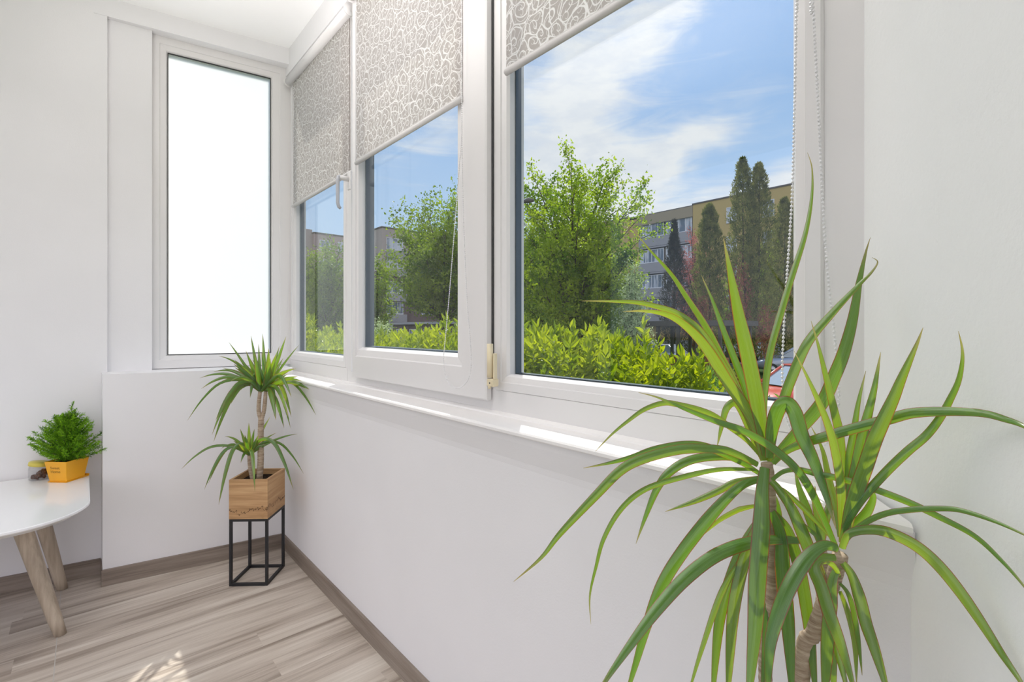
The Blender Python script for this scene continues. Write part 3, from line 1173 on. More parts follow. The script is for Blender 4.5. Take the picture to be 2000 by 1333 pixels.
def strap(pts, w, parent, name='leaf', fold=0.22, twist=0.0, seed=0, prof=None, view=Vector((0, 0, CAMH)), n=7, m='dracaena'):
    """pts from base to tip (world); w: widest breadth"""
    path = smooth_path(pts, n)
    N = len(path)
    L = [0]
    for a, b in zip(path[:-1], path[1:]):
        L.append(L[-1] + (b - a).length)
    T = L[-1]
    v, f, uv = [], [], []
    prev = None
    rng_ = random.Random(seed)
    tw0 = rng_.uniform(-0.35, 0.35)
    tw1 = tw0 + rng_.uniform(-0.5, 0.5) + twist
    for i, p in enumerate(path):
        t = L[i] / T
        d = (path[min(i + 1, N - 1)] - path[max(i - 1, 0)]).normalized()
        vd = (p - view).normalized()
        s = d.cross(vd)
        if s.length < 0.15:
            s = prev if prev is not None else d.orthogonal()
        s.normalize()
        if prev is not None and s.dot(prev) < 0:
            s = -s
        if prev is not None:
            s = (s * 0.6 + prev * 0.4).normalized()
        prev = s.copy()
        ang = tw0 + (tw1 - tw0) * t
        nn = s.cross(d).normalized()
        s2 = s * math.cos(ang) + nn * math.sin(ang)
        n2 = s2.cross(d).normalized()
        if prof:
            ww = w * prof(t)
        else:
            ww = w * (0.55 + 0.45 * min(1, t / 0.25)) * (1 - max(0, (t - 0.45) / 0.55) ** 1.6) + 0.0004
        h = ww / 2
        c = p - n2 * h * fold
        v += [p - s2 * h + n2 * h * fold * .4, c - s2 * h * 0.45, c - n2 * h * 0.06, c + s2 * h * 0.45, p + s2 * h + n2 * h * fold * .4]
        uv += [(0, t), (0.27, t), (0.5, t), (0.73, t), (1, t)]
        if i:
            o = (i - 1) * 5
            f += [(o + k, o + k + 1, o + k + 6, o + k + 5) for k in range(4)]
    mb = MB()
    mb.add(v, f, True, uv)
    return mb.build(name, M[m], parent)


# ---- the big plant in front, right. pixel columns/rows, base depth, tip depth, width in pixels
ZA, ZB = 0.62, 0.54
big = empty('dracaena_plant', (0.60, 0.21, 0.0), label='large dracaena with red-edged leaves by the right wall, partly cut off by the picture bottom', cat='plant')
A = (1497, 912)
B = (1643, 1078)
LV = [  # (points base->tip, z base, z tip, width px)
 ([(1492, 900), (1472, 824), (1424, 752), (1379, 680), (1340, 638), (1304, 616), (1262, 608), (1217, 609)], .63, .62, 20),
 ([(1488, 890), (1442, 770), (1400, 695), (1365, 645), (1325, 614), (1278, 598), (1230, 590), (1136, 588)], .64, .70, 13),
 ([(1490, 890), (1445, 770), (1405, 690), (1379, 640), (1340, 580), (1310, 535), (1265, 484), (1236, 446)], .65, .74, 13),
 ([(1493, 890), (1458, 765), (1430, 690), (1411, 640), (1391, 586), (1370, 538)], .65, .72, 12),
 ([(1497, 890), (1480, 790), (1462, 700), (1444, 620), (1432, 560), (1422, 510), (1413, 464)], .62, .60, 26),
 ([(1495, 890), (1492, 810), (1496, 744), (1506, 680), (1525, 612), (1545, 545), (1572, 460), (1585, 388), (1586, 330), (1577, 298)], .62, .70, 11),
 ([(1498, 900), (1512, 835), (1532, 777), (1545, 741), (1577, 670), (1626, 611), (1675, 559), (1703, 531), (1714, 512), (1703, 503)], .63, .60, 17),
 ([(1503, 905), (1537, 867), (1575, 825), (1609, 782), (1630, 735), (1648, 690), (1665, 627), (1678, 553), (1691, 494), (1700, 464)], .65, .67, 21),
 ([(1503, 895), (1508, 840), (1520, 800), (1536, 787), (1552, 806), (1566, 851), (1587, 896), (1606, 946), (1620, 990), (1633, 1035)], .61, .52, 24),
 ([(1490, 900), (1462, 830), (1445, 795), (1432, 787), (1418, 800), (1409, 835), (1400, 876)], .66, .66, 14),
 ([(1635, 1075), (1603, 1000), (1577, 947), (1550, 911), (1520, 884), (1490, 863), (1445, 839), (1400, 824), (1340, 800), (1285, 777), (1247, 767)], .55, .56, 13),
 ([(1486, 892), (1460, 862), (1430, 838), (1385, 808), (1325, 791), (1295, 788), (1259, 800), (1229, 821), (1196, 848), (1163, 882)], .64, .60, 10),
 ([(1484, 926), (1445, 902), (1385, 875), (1340, 869), (1280, 878), (1235, 893), (1190, 905), (1139, 915)], .62, .58, 13),
 ([(1480, 908), (1440, 888), (1404, 878), (1332, 878), (1261, 895), (1214, 918), (1166, 966), (1095, 1042), (1057, 1090), (1003, 1137)], .60, .55, 17),
 ([(1478, 906), (1418, 892), (1356, 897), (1313, 918), (1285, 952), (1261, 1009), (1242, 1063)], .63, .62, 15),
 ([(1476, 918), (1404, 918), (1332, 933), (1261, 956), (1214, 994), (1180, 1051), (1164, 1108), (1152, 1165), (1154, 1220)], .61, .58, 9),
 ([(1480, 934), (1437, 942), (1404, 959), (1356, 980), (1299, 1000)], .63, .66, 11),
 ([(1484, 936), (1451, 947), (1418, 975), (1380, 1018), (1332, 1080), (1294, 1142), (1266, 1215), (1244, 1290), (1228, 1345), (1216, 1400)], .60, .58, 21),
 ([(1560, 1056), (1530, 1055), (1475, 1058), (1404, 1082), (1342, 1127), (1285, 1189), (1228, 1265), (1180, 1335), (1150, 1390)], .60, .50, 23),
 ([(1494, 914), (1489, 961), (1487, 1032), (1480, 1127), (1475, 1222), (1465, 1333), (1455, 1420)], .585, .50, 30),
 ([(1480, 1045), (1442, 1104), (1408, 1161), (1375, 1256), (1351, 1335), (1340, 1390)], .60, .56, 10),
 ([(1485, 1010), (1451, 1068), (1420, 1151), (1404, 1222), (1394, 1333), (1392, 1400)], .61, .58, 18),
 ([(1486, 1010), (1470, 1050), (1451, 1104), (1432, 1199), (1423, 1333), (1420, 1400)], .60, .56, 20),
 ([(1480, 988), (1455, 993), (1437, 999), (1404, 1018), (1370, 1049)], .62, .64, 9),
 ([(1507, 1000), (1524, 1045), (1530, 1127), (1540, 1230), (1546, 1333), (1548, 1400)], .60, .56, 25),
 ([(1508, 1000), (1535, 1030), (1550, 1070), (1565, 1127), (1580, 1222), (1591, 1333), (1596, 1400)], .61, .56, 20),
 ([(1506, 940), (1520, 955), (1546, 994), (1575, 1061), (1598, 1127), (1617, 1199), (1651, 1333), (1662, 1390)], .59, .50, 21),
 ([(1510, 905), (1535, 882), (1570, 866), (1620, 851), (1665, 838), (1736, 819), (1784, 807), (1855, 804), (1920, 808), (1965, 820), (2000, 833), (2060, 866)], .60, .39, 19),
 ([(1508, 938), (1530, 922), (1560, 918), (1594, 926), (1665, 942), (1760, 976), (1831, 1009), (1902, 1047), (1955, 1095), (2000, 1146), (2030, 1190)], .58, .38, 13),
 ([(1510, 950), (1530, 958), (1560, 985), (1590, 1015), (1617, 1045), (1630, 1070)], .60, .56, 8),
 ([(1507, 960), (1520, 1010), (1512, 1100), (1500, 1200), (1490, 1333), (1488, 1390)], .64, .60, 16),
 # right head
 ([(1644, 1060), (1644, 1010), (1642, 945), (1629, 870), (1615, 824), (1600, 787), (1575, 733), (1551, 686)], .54, .50, 15),
 ([(1645, 1060), (1647, 980), (1644, 907), (1640, 851), (1629, 800), (1610, 722), (1597, 670), (1584, 627)], .55, .56, 15),
 ([(1645, 1060), (1650, 985), (1656, 930), (1660, 885), (1668, 840), (1677, 784), (1691, 725)], .55, .55, 12),
 ([(1646, 1060), (1660, 975), (1674, 907), (1685, 851), (1696, 806), (1708, 757), (1720, 688)], .54, .53, 17),
 ([(1648, 1060), (1660, 1000), (1676, 952), (1690, 912), (1707, 862), (1728, 815), (1746, 776), (1762, 737), (1789, 676), (1803, 640)], .53, .48, 23),
 ([(1643, 1060), (1653, 1027), (1680, 980), (1707, 948), (1741, 912), (1775, 880), (1809, 851), (1835, 818), (1855, 782), (1873, 741), (1880, 692), (1872, 647)], .53, .455, 14),
 ([(1640, 1050), (1633, 993), (1618, 932), (1606, 878), (1584, 833)], .56, .62, 10),
 ([(1645, 1068), (1662, 1042), (1700, 1016), (1737, 1002), (1782, 996), (1820, 994), (1862, 995), (1900, 1004), (1950, 1022), (2000, 1045), (2040, 1066)], .53, .385, 10),
 ([(1645, 1072), (1655, 1047), (1680, 1037), (1720, 1037), (1762, 1052), (1800, 1075), (1837, 1110), (1875, 1157), (1912, 1210), (1955, 1276), (1995, 1335), (2030, 1395)], .52, .40, 20),
 ([(1646, 1100), (1664, 1125), (1680, 1172), (1692, 1220), (1707, 1264), (1728, 1333), (1740, 1390)], .52, .47, 19),
 ([(1636, 1072), (1612, 1066), (1587, 1080), (1562, 1110), (1537, 1155), (1517, 1207), (1504, 1260), (1500, 1333), (1500, 1390)], .50, .46, 25),
 ([(1632, 1090), (1600, 1092), (1590, 1110), (1605, 1150), (1620, 1200), (1642, 1260), (1664, 1333), (1675, 1380)], .51, .46, 21),
 ([(1636, 1110), (1626, 1135), (1622, 1180), (1617, 1235), (1612, 1333), (1610, 1400)], .53, .51, 21),
 ([(1640, 1140), (1655, 1158), (1666, 1190), (1676, 1250), (1684, 1320)], .54, .52, 8),
 ([(1640, 1155), (1650, 1180), (1661, 1215), (1670, 1262), (1673, 1340)], .55, .54, 9),
 ([(1640, 1128), (1630, 1108), (1614, 1098), (1600, 1104), (1594, 1125)], .53, .50, 9),
 ([(1602, 1070), (1598, 1050), (1585, 1022), (1572, 985), (1560, 950), (1552, 918)], .60, .64, 14),
 ([(1604, 1070), (1603, 1035), (1598, 1005), (1592, 978), (1592, 950)], .60, .62, 15),
 ([(1606, 1070), (1595, 1048), (1565, 1022), (1545, 1000), (1515, 962)], .60, .60, 7),
 ([(1604, 1070), (1612, 1020), (1622, 985), (1634, 955), (1650, 930)], .61, .64, 12),
 ([(1646, 1062), (1668, 1030), (1694, 1000), (1706, 968), (1690, 955)], .55, .52, 15),
 ([(1600, 1100), (1612, 1150), (1622, 1230), (1628, 1333), (1630, 1390)], .57, .55, 17),
]
for i, (pp, za, zb, wpx) in enumerate(LV):
    n_ = len(pp)
    acc = [0]
    for a, b in zip(pp[:-1], pp[1:]):
        acc.append(acc[-1] + math.hypot(a[0] - b[0], a[1] - b[1]))
    pts = []
    for (a, b), s in zip(pp, acc):
        z = za + (zb - za) * s / acc[-1]
        pts.append(clampz(P(a, b, z)))
    w = wpx * 1.12 * (za + zb) / 2 / FPX
    strap(pts, w, big, seed=i)

# canes
def cane(pix, r, parent, name='cane', seed=1, m='cane', n=6, ringed=True):
    pts = smooth_path([Vector(p) for p in pix], n)
    L = 0
    mb = MB()
    # fine resampling so the rings show
    dense = []
    for a, b in zip(pts[:-1], pts[1:]):
        k = max(1, int((b - a).length / 0.004))
        dense += [a.lerp(b, i / k) for i in range(k)]
    dense.append(pts[-1])
    rr = []
    for i, p in enumerate(dense):
        t = i / (len(dense) - 1)
        rr.append((r[0] + (r[1] - r[0]) * t) * (1 + (0.06 * (i % 2) if ringed else 0)))
    mb.tube(dense, rr, 12)
    return mb.build(name, M[m], parent)


pa, pb = P(1497, 905, .62), P(1641, 1085, .54)
pc = P(1603, 1075, .60)
base = Vector((0.585, 0.20, 0.27))
cane([base + Vector((0.02, 0.01, 0)), P(1495, 1333, .62) + Vector((0, 0, 0)), P(1507, 1200, .62), P(1505, 1050, .62), P(1503, 950, .62), pa], (0.0095, 0.0068), big)
cane([base + Vector((-0.01, -0.02, 0)), P(1566, 1340, .58), P(1590, 1235, .57), P(1622, 1150, .555), pb], (0.0105, 0.0078), big)
cane([P(1588, 1245, .573), P(1606, 1180, .59), P(1610, 1130, .60), pc], (0.008, 0.0065), big)
pot = MB()
cb_ = Vector((0.575, 0.20, 0))
pot.lathe(cb_, [(0.095, 0.0), (0.10, 0.004), (0.135, 0.285), (0.142, 0.29), (0.142, 0.305), (0.130, 0.305), (0.126, 0.27), (0.09, 0.01)], 40)
pt = pot.build('pot', M['pot_white'], big)
sl_ = MB()
sl_.lathe(cb_, [(0.122, 0.255), (0.122, 0.272), (0.06, 0.280), (0.001, 0.281)], 32)
sl_.build('soil', M['soil'], big)

# ---------------------------------------------------------------- black stand, wooden box, small dracaena
Fd, Rt = Vector((SA, CA, 0)), Vector((CA, -SA, 0))
c0 = onZ(448.5, 1144.4, 0.0)
c1 = onZ(518, 1148.5, 0.0)
ctr_z = 2.165
cs = P(504, 643, ctr_z)
cs.z = 0
BW, BD, BH0, BH1 = 0.162, 0.172, 0.287, 0.455
MS = Matrix.Translation(cs) @ Matrix.Rotation(-AZ + math.radians(2.0), 4, 'Z')
stand = empty('plant_stand', tuple(cs), label='black square-tube metal stand carrying the wooden planter box', cat='plant stand')
t = 0.011
h = BH0
for sx in (-1, 1):
    for sy in (-1, 1):
        mb = MB()
        x0 = sx * (BW / 2 - t / 2)
        y0 = sy * (BD / 2 - t / 2)
        mb.box((x0 - t / 2, y0 - t / 2, 0), (x0 + t / 2, y0 + t / 2, h), MS, 0.0008)
        mb.build('leg', M['black_metal'], stand)
for zz in (0, h - t):
    mb = MB()
    for s in (-1, 1):
        mb.box((-BW / 2 + t, s * (BD / 2 - t / 2) - t / 2, zz), (BW / 2 - t, s * (BD / 2 - t / 2) + t / 2, zz + t), MS)
        mb.box((s * (BW / 2 - t / 2) - t / 2, -BD / 2 + t, zz), (s * (BW / 2 - t / 2) + t / 2, BD / 2 - t, zz + t), MS)
    mb.build('rail_frame', M['black_metal'], stand)

small = empty('dracaena_plant', tuple(cs + Vector((0, 0, h))), label='small dracaena with two leaf tufts in a wooden box on the black stand', cat='plant')
bx = MB()
e = 0.001
z0, z1 = h, BH1
wt = 0.010
bx.box((-BW / 2, -BD / 2, z0), (BW / 2, BD / 2, z0 + 0.010), MS)
bx.box((-BW / 2, -BD / 2, z0 + 0.010), (BW / 2, -BD / 2 + wt, z1), MS)
bx.box((-BW / 2, BD / 2 - wt, z0 + 0.010), (BW / 2, BD / 2, z1), MS)
bx.box((-BW / 2, -BD / 2 + wt, z0 + 0.010), (-BW / 2 + wt, BD / 2 - wt, z1), MS)
bx.box((BW / 2 - wt, -BD / 2 + wt, z0 + 0.010), (BW / 2, BD / 2 - wt, z1), MS)
bx.build('planter_box', M['wood_box'], small)
so_ = MB()
so_.box((-BW / 2 + wt, -BD / 2 + wt, z1 - 0.05), (BW / 2 - wt, BD / 2 - wt, z1 - 0.022), MS, 0.006)
so_.build('soil', M['soil'], small)
zT = ctr_z
tb = MS @ Vector((0.006, 0.0, z1 - 0.03))
cane([tb, P(509, 900, zT), P(509, 860, zT), P(510, 820, zT)], (0.0135, 0.012), small)
cane([P(510, 822, zT), P(505, 800, zT), P(508, 765, zT)], (0.009, 0.0075), small)
cane([P(510, 822, zT), P(516, 800, zT + .01), P(519, 765, zT + .01)], (0.009, 0.0075), small)
cane([tb + Vector((-0.028, -0.01, 0)), P(488, 915, zT - .03), P(486, 890, zT - .03)], (0.008, 0.006), small)


def arc(b, tip, zb, zt, up, wpx, seed, bend=0.55):
    """leaf from base to tip, bowed upward by `up` pixels"""
    pb_, pt_ = P(b[0], b[1], zb), P(tip[0], tip[1], zt)
    mid = P(b[0] + (tip[0] - b[0]) * bend, b[1] + (tip[1] - b[1]) * bend - up, zb + (zt - zb) * bend)
    q1 = P(b[0] + (tip[0] - b[0]) * bend * .45, b[1] + (tip[1] - b[1]) * bend * .45 - up * .75, zb + (zt - zb) * bend * .5)
    q3 = P(b[0] + (tip[0] - b[0]) * (bend + (1 - bend) * .55), b[1] + (tip[1] - b[1]) * (bend + (1 - bend) * .55) - up * .62, zb + (zt - zb) * .8)
    pts = [pb_, q1, mid, q3, pt_]
    out = []
    for q in pts:
        d = q - Vector((0, 0, CAMH))
        s = 1.0
        lim = 0.745 if q.z < SILL else 0.82
        if q.x > lim:
            s = min(s, lim / q.x)
        yl = farY(q.x, F_LOW if q.z < 0.91 else F_UP) - 0.01
        if q.y > yl:
            s = min(s, (2.605 + 0.163 * .75 - .01) / (q.y + 0.163 * q.x)) if q.z < .91 else min(s, (2.805 + .163 * .75 - .01) / (q.y + .163 * q.x))
        out.append(Vector((0, 0, CAMH)) + d * s)
    strap(out, wpx * (zb + zt) / 2 / FPX, small, seed=seed, n=4)


T1 = (509, 766)
T2 = (519, 764)
heads = [
 (T1, (447, 669), -.05, 4, 7), (T1, (490, 656), .05, 2, 8), (T2, (513, 652), .08, 2, 8), (T2, (559, 657), .02, -2, 9), (T2, (585, 673), .1, 4, 6),
 (T1, (427, 696), -.1, 16, 7), (T1, (417, 727), .02, 18, 8), (T1, (390, 739), -.08, 20, 8), (T1, (393, 760), -.12, 26, 9), (T1, (366, 822), .0, 48, 6),
 (T1, (421, 822), -.1, 40, 10), (T1, (417, 864), -.02, 52, 9), (T1, (414, 850), -.12, 50, 8), (T2, (539, 822), -.15, 22, 12), (T2, (563, 815), -.12, 30, 11),
 (T2, (569, 815), .05, 42, 9), (T2, (604, 761), .05, 16, 10), (T2, (617, 811), .1, 40, 6), (T2, (582, 736), -.08, 6, 11), (T1, (457, 712), -.1, 6, 12),
 (T1, (470, 700), .05, 3, 9), (T2, (540, 690), -.06, 2, 12), (T2, (528, 700), -.1, 0, 14), (T1, (498, 690), -.08, 0, 12), (T2, (553, 700), .1, 2, 9),
 (T2, (574, 720), .12, 6, 7), (T1, (480, 685), -.03, 2, 9), (T1, (433, 745), .12, 14, 8), (T1, (452, 770), .12, 18, 8), (T2, (525, 680), .0, 0, 10),
 (T2, (546, 676), .1, 0, 8), (T1, (505, 672), .1, 0, 7), (T1, (450, 745), -.15, 16, 10), (T2, (590, 745), .0, 12, 9),
]
rh = random.Random(12)
for i in range(16):
    a = rh.uniform(-2.6, -0.5)
    L_ = rh.uniform(60, 105)
    heads.append((T1 if i % 2 else T2, (514 + L_ * math.cos(a), 765 + L_ * math.sin(a) * .85), rh.uniform(-.1, .1), rh.uniform(0, 10), rh.uniform(7, 10)))
for i in range(8):
    s_ = -1 if i % 2 else 1
    heads.append((T1 if i % 2 else T2, (514 + s_ * rh.uniform(25, 85), 765 + rh.uniform(10, 75)), rh.uniform(-.15, .02), rh.uniform(20, 40), rh.uniform(7, 11)))
for i, (b_, tp, dz, up, wpx) in enumerate(heads):
    arc(b_, tp, zT + (0.01 if b_ is T2 else 0), zT + dz, up, wpx * 0.8, 100 + i)
U = (487, 890)
low = [((354, 917), -.05, 32, 7), ((399, 957), -.08, 46, 8), ((407, 945), .0, 42, 6), ((427, 987), -.12, 62, 9), ((498, 962), -.16, 40, 9), ((573, 957), -.05, 62, 9),
       ((593, 926), .08, 44, 6), ((581, 848), .08, 8, 6), ((439, 853), -.05, 10, 7), ((431, 877), -.1, 14, 7), ((486, 826), .0, 0, 8), ((469, 838), -.03, 0, 7),
       ((528, 814), .06, 2, 7), ((497, 838), .03, 0, 8), ((478, 850), -.08, 0, 9), ((456, 862), .04, 4, 8), ((505, 850), -.03, 0, 8), ((520, 870), .02, 6, 7), ((470, 905), -.1, 12, 7), ((466, 868), -.1, 2, 9), ((540, 846), .05, 6, 5)]
for i, (tp, dz, up, wpx) in enumerate(low):
    arc(U, tp, zT - .03, zT - .03 + dz, up, wpx * .8, 200 + i)

# ---------------------------------------------------------------- white table
TZ = 0.47
tabz = TZ
right = onZ(172, 955, TZ)
table = empty('table', (-0.55, 2.45, 0), label='low white lacquered table with rounded corners and tapered wooden legs at the left edge', cat='table')
ang = math.radians(-9.2)


def rrect(x0, x1, y0, y1, rs, n=14):
    out = []
    for (cx, cy, a0), r in zip(((x1, y0, -90), (x1, y1, 0), (x0, y1, 90), (x0, y0, 180)), rs):
        sx = -1 if cx == x1 else 1
        sy = 1 if cy == y0 else -1
        for k in range(n + 1):
            a = math.radians(a0 + 90 * k / n)
            out.append((cx + sx * r + r * math.cos(a), cy + sy * r + r * math.sin(a)))
    return out


pr_ = onZ(173, 958, TZ)
pn_ = onZ(0, 1043, TZ)
pfar = onZ(170, 940, TZ)
print('TABLE', pr_, pn_, pfar, onZ(122, 1011, TZ), onZ(63, 1030, TZ))
x1t = pr_.x + 0.004
y0t = onZ(30, 1037, TZ).y
y1t = farY(0, 2.742) - 0.004
outl = rrect(-1.15, x1t, y0t, y1t, (0.21, 0.05, 0.05, 0.21))


def shear(p):
    # the back edge follows the wall, 9 degrees
    k = (p[1] - y0t) / (y1t - y0t)
    return (p[0], p[1] - 0.163 * p[0] * k)


outl = [shear(p) for p in outl]
cx = sum(p[0] for p in outl) / len(outl)
cy = sum(p[1] for p in outl) / len(outl)


def inset(pts, d):
    n = len(pts)
    out = []
    for i in range(n):
        a, b = Vector(pts[i - 1]), Vector(pts[(i + 1) % n])
        t_ = (b - a)
        if t_.length < 1e-9:
            t_ = Vector((1, 0))
        t_.normalize()
        nn = Vector((-t_.y, t_.x))
        out.append(tuple(Vector(pts[i]) + nn * d))
    return out


lay = [(inset(outl, 0.028), TZ - 0.026), (inset(outl, 0.004), TZ - 0.012), (outl, TZ - 0.008), (inset(outl, 0.0005), TZ - 0.002), (inset(outl, 0.003), TZ)]
n_ = len(outl)
v, f = [], []
for pl, z in lay:
    v += [(p[0], p[1], z) for p in pl]
for i in range(len(lay) - 1):
    for k in range(n_):
        f.append((i * n_ + k, i * n_ + (k + 1) % n_, (i + 1) * n_ + (k + 1) % n_, (i + 1) * n_ + k))
f.append(list(range(n_))[::-1])
f.append([(len(lay) - 1) * n_ + k for k in range(n_)])
mb = MB()
mb.add(v, f)
mb.build('tabletop', M['table_white'], table)


def tleg(foot, top, name='leg'):
    mb = MB()
    d = (Vector(top) - Vector(foot)).normalized()
    L = (Vector(top) - Vector(foot)).length
    pts = [Vector(foot) + d * L * k / 8 for k in range(9)]
    rr = [0.0185 + 0.0095 * (k / 8) ** 0.8 for k in range(9)]
    rr[0] = 0.0185
    mb.tube(pts, rr, 20)
    for i, q in enumerate(mb.v):      # flatten the ends level
        if i < 20:
            mb.v[i] = (q[0], q[1], 0.001 + Vector(foot).z)
        if i >= 160:
            mb.v[i] = (q[0], q[1], TZ - 0.0265)
    return mb.build(name, M['leg_wood'], table)


f1 = onZ(118, 1240, 0.0)
tleg(f1, (f1.x - 0.115, f1.y + 0.075, TZ - 0.028))
f2 = onZ(123, 1137, 0.0)
f2.y = min(f2.y, 2.80)
tleg(f2, (f2.x - 0.085, f2.y - 0.03, TZ - 0.028))
tleg((-1.03, f1.y, 0), (-0.92, f1.y + 0.075, TZ - 0.028))
tleg((-1.03, f2.y + 0.10, 0), (-0.92, f2.y + 0.04, TZ - 0.028))
mb = MB()
mb.box((-1.0, f1.y + 0.09, TZ - 0.062), (-0.19, f1.y + 0.115, TZ - 0.0265))
mb.box((-1.0, f2.y - 0.09, TZ - 0.062), (-0.20, f2.y - 0.065, TZ - 0.0265))
mb.build('apron', M['leg_wood'], table)

# ---------------------------------------------------------------- orange pot with a small cypress
pc_ = P(0, 0, 1)
zc = 2.035
pl_ = P(131.5, 643, zc)
pl_.z = TZ
cyp = empty('cypress_plant', tuple(pl_ + Vector((0, 0, 0.004))), label='little green cypress in a square orange pot on the white table', cat='plant')
MP = Matrix.Translation(pl_ + Vector((0, 0, 0.004))) @ Matrix.Rotation(-AZ + math.radians(-3), 4, 'Z')
b0, b1, ph = 0.037, 0.0475, 0.083
d0, d1 = 0.040, 0.052
mb = MB()


def frus(w0, w1, dd0, dd1, z0, z1):
    return [(-w0, -dd0, z0), (w0, -dd0, z0), (w0, dd0, z0), (-w0, dd0, z0), (-w1, -dd1, z1), (w1, -dd1, z1), (w1, dd1, z1), (-w1, dd1, z1)]


o_ = frus(b0, b1, d0, d1, 0, ph)
i_ = frus(b0 - .003, b1 - .004, d0 - .003, d1 - .004, 0.004, ph)
v = [MP @ Vector(q) for q in o_ + i_]
f = [(3, 2, 1, 0), (0, 1, 5, 4), (1, 2, 6, 5), (2, 3, 7, 6), (3, 0, 4, 7), (4, 5, 13, 12), (5, 6, 14, 13), (6, 7, 15, 14), (7, 4, 12, 15),
     (12, 13, 9, 8), (13, 14, 10, 9), (14, 15, 11, 10), (15, 12, 8, 11), (8, 9, 10, 11)]
mb.add(v, f)
pot_o = mb.build('pot', M['pot_orange'], cyp)
bv = pot_o.modifiers.new('bevel', 'BEVEL')
bv.width = 0.0022
bv.segments = 2
mb = MB()
mb.box((-b0 - .004, -d0 - .004, -0.0035), (b0 + .004, d0 + .018, 0.0), MP, 0.001)
mb.box((-b0 - .004, d0 + .014, 0.0), (b0 + .004, d0 + .018, 0.006), MP)
mb.build('saucer', M['pot_orange'], cyp)
mb = MB()
mb.box((-b1 + .006, -d1 + .006, ph - 0.016), (b1 - .006, d1 - .006, ph - 0.007), MP, 0.003)
mb.build('soil', M['soil'], cyp)
# printed words on the front face
for k, (word, zz) in enumerate((('Sweet', 0.052), ('Home', 0.036))):
    cu = D.curves.new('print_text', 'FONT')
    cu.body = word
    cu.size = 0.0165
    cu.align_x = 'CENTER'
    cu.extrude = 0.0002
    to = D.objects.new('printed_text', cu)
    COL.objects.link(to)
    dg_ = bpy.context.evaluated_depsgraph_get()
    me = D.meshes.new_from_object(to.evaluated_get(dg_))
    D.objects.remove(to)
    D.curves.remove(cu)
    tilt = math.atan((d1 - d0) / ph)
    yy = -(d0 + (d1 - d0) * zz / ph) - 0.0006
    MM = MP @ Matrix.Translation((-0.004, yy, zz)) @ Matrix.Rotation(math.radians(90) + tilt, 4, 'X')
    MM = Matrix.Translation(-WPOS(cyp)) @ MM
    me.transform(MM)
    me.materials.clear()
    me.materials.append(M['pot_print'])
    to = D.objects.new('printed_text', me)
    COL.objects.link(to)
    to.parent = pot_o
# foliage: feathery sprays
rng = np.random.default_rng(5)
stem_top = pl_ + Vector((0, 0, ph + 0.16))
P0, Dr = [], []
mbs = MB()
base_c = np.array(MP @ Vector((0, 0, ph - 0.01)))
trk = np.array([base_c, base_c + np.array([0.0, 0, 0.12]), base_c + np.array([0.006, -0.004, 0.20])])
mbs.tube([Vector(q) for q in trk], [0.005, 0.0035, 0.0015], 6)
R3, F3 = np.array(Rt), np.array(Fd)
sprays = []
for i in range(120):
    t_ = (i + 0.5) / 120
    hgt = 0.004 + 0.165 * t_ ** 1.15
    a = i * 2.399963
    ln = (0.116 * (1 - t_) ** 0.8 + 0.026) * rng.uniform(0.6, 1.25)
    rise = 0.20 + 0.95 * t_
    dv = np.array([math.cos(a), math.sin(a), 0.0])
    # more spread sideways than deep, wall behind
    dv = R3 * dv[0] * 1.0 + F3 * dv[1] * 0.62
    dv = dv + np.array([0, 0, rise])
    dv /= np.linalg.norm(dv)
    s0 = base_c + np.array([0, 0, hgt])
    sprays.append((s0, dv, ln))
sprays.append((base_c + np.array([0.004, 0, 0.15]), unit(np.array([0.15, 0.0, 1.0])), 0.085))
sprays.append((base_c + np.array([0.0, 0, 0.13]), unit(np.array([0.35, -0.2, 1.0])), 0.08))
for s0, dv, ln in sprays:
    e_ = s0 + dv * ln + np.array([0, 0, 0.10 * ln])
    m_ = s0 + dv * ln * 0.5 - np.array([0, 0, 0.03 * ln])
    mbs.tube([Vector(s0), Vector(m_), Vector(e_)], [0.0012, 0.0009, 0.0004], 4)
    ns = int(10 + ln * 190)
    for k in range(ns):
        u = (k + 0.3) / ns
        p_ = s0 * (1 - u) ** 2 + 2 * m_ * u * (1 - u) + e_ * u * u
        for s_ in range(3):
            q = dv * 1.0 + rng.normal(size=3) * 0.55
            sub = unit(q)
            L_ = 0.020 * (1 - 0.55 * u)
            for j in range(3):
                P0.append(p_ + sub * L_ * j * 0.33)
                Dr.append(sub * 0.8 + rng.normal(size=3) * 0.42)
mbs.build('stem', M['bark'], cyp)
P0, Dr = np.array(P0), np.array(Dr)
ok = (P0[:, 0] < 0.055) | (P0[:, 1] < 2.70)
yl = 2.742 - 0.163 * (P0[:, 0] - 0.75) - 0.012
P0[:, 1] = np.minimum(P0[:, 1], yl - 0.012)
V, k_, F_ = leaf_geo(rng, P0, Dr, 0.0105, 0.0024, 0.2, six=False)
quads('foliage', V, k_, M['cypress'], cyp, faces=F_, kind='stuff')

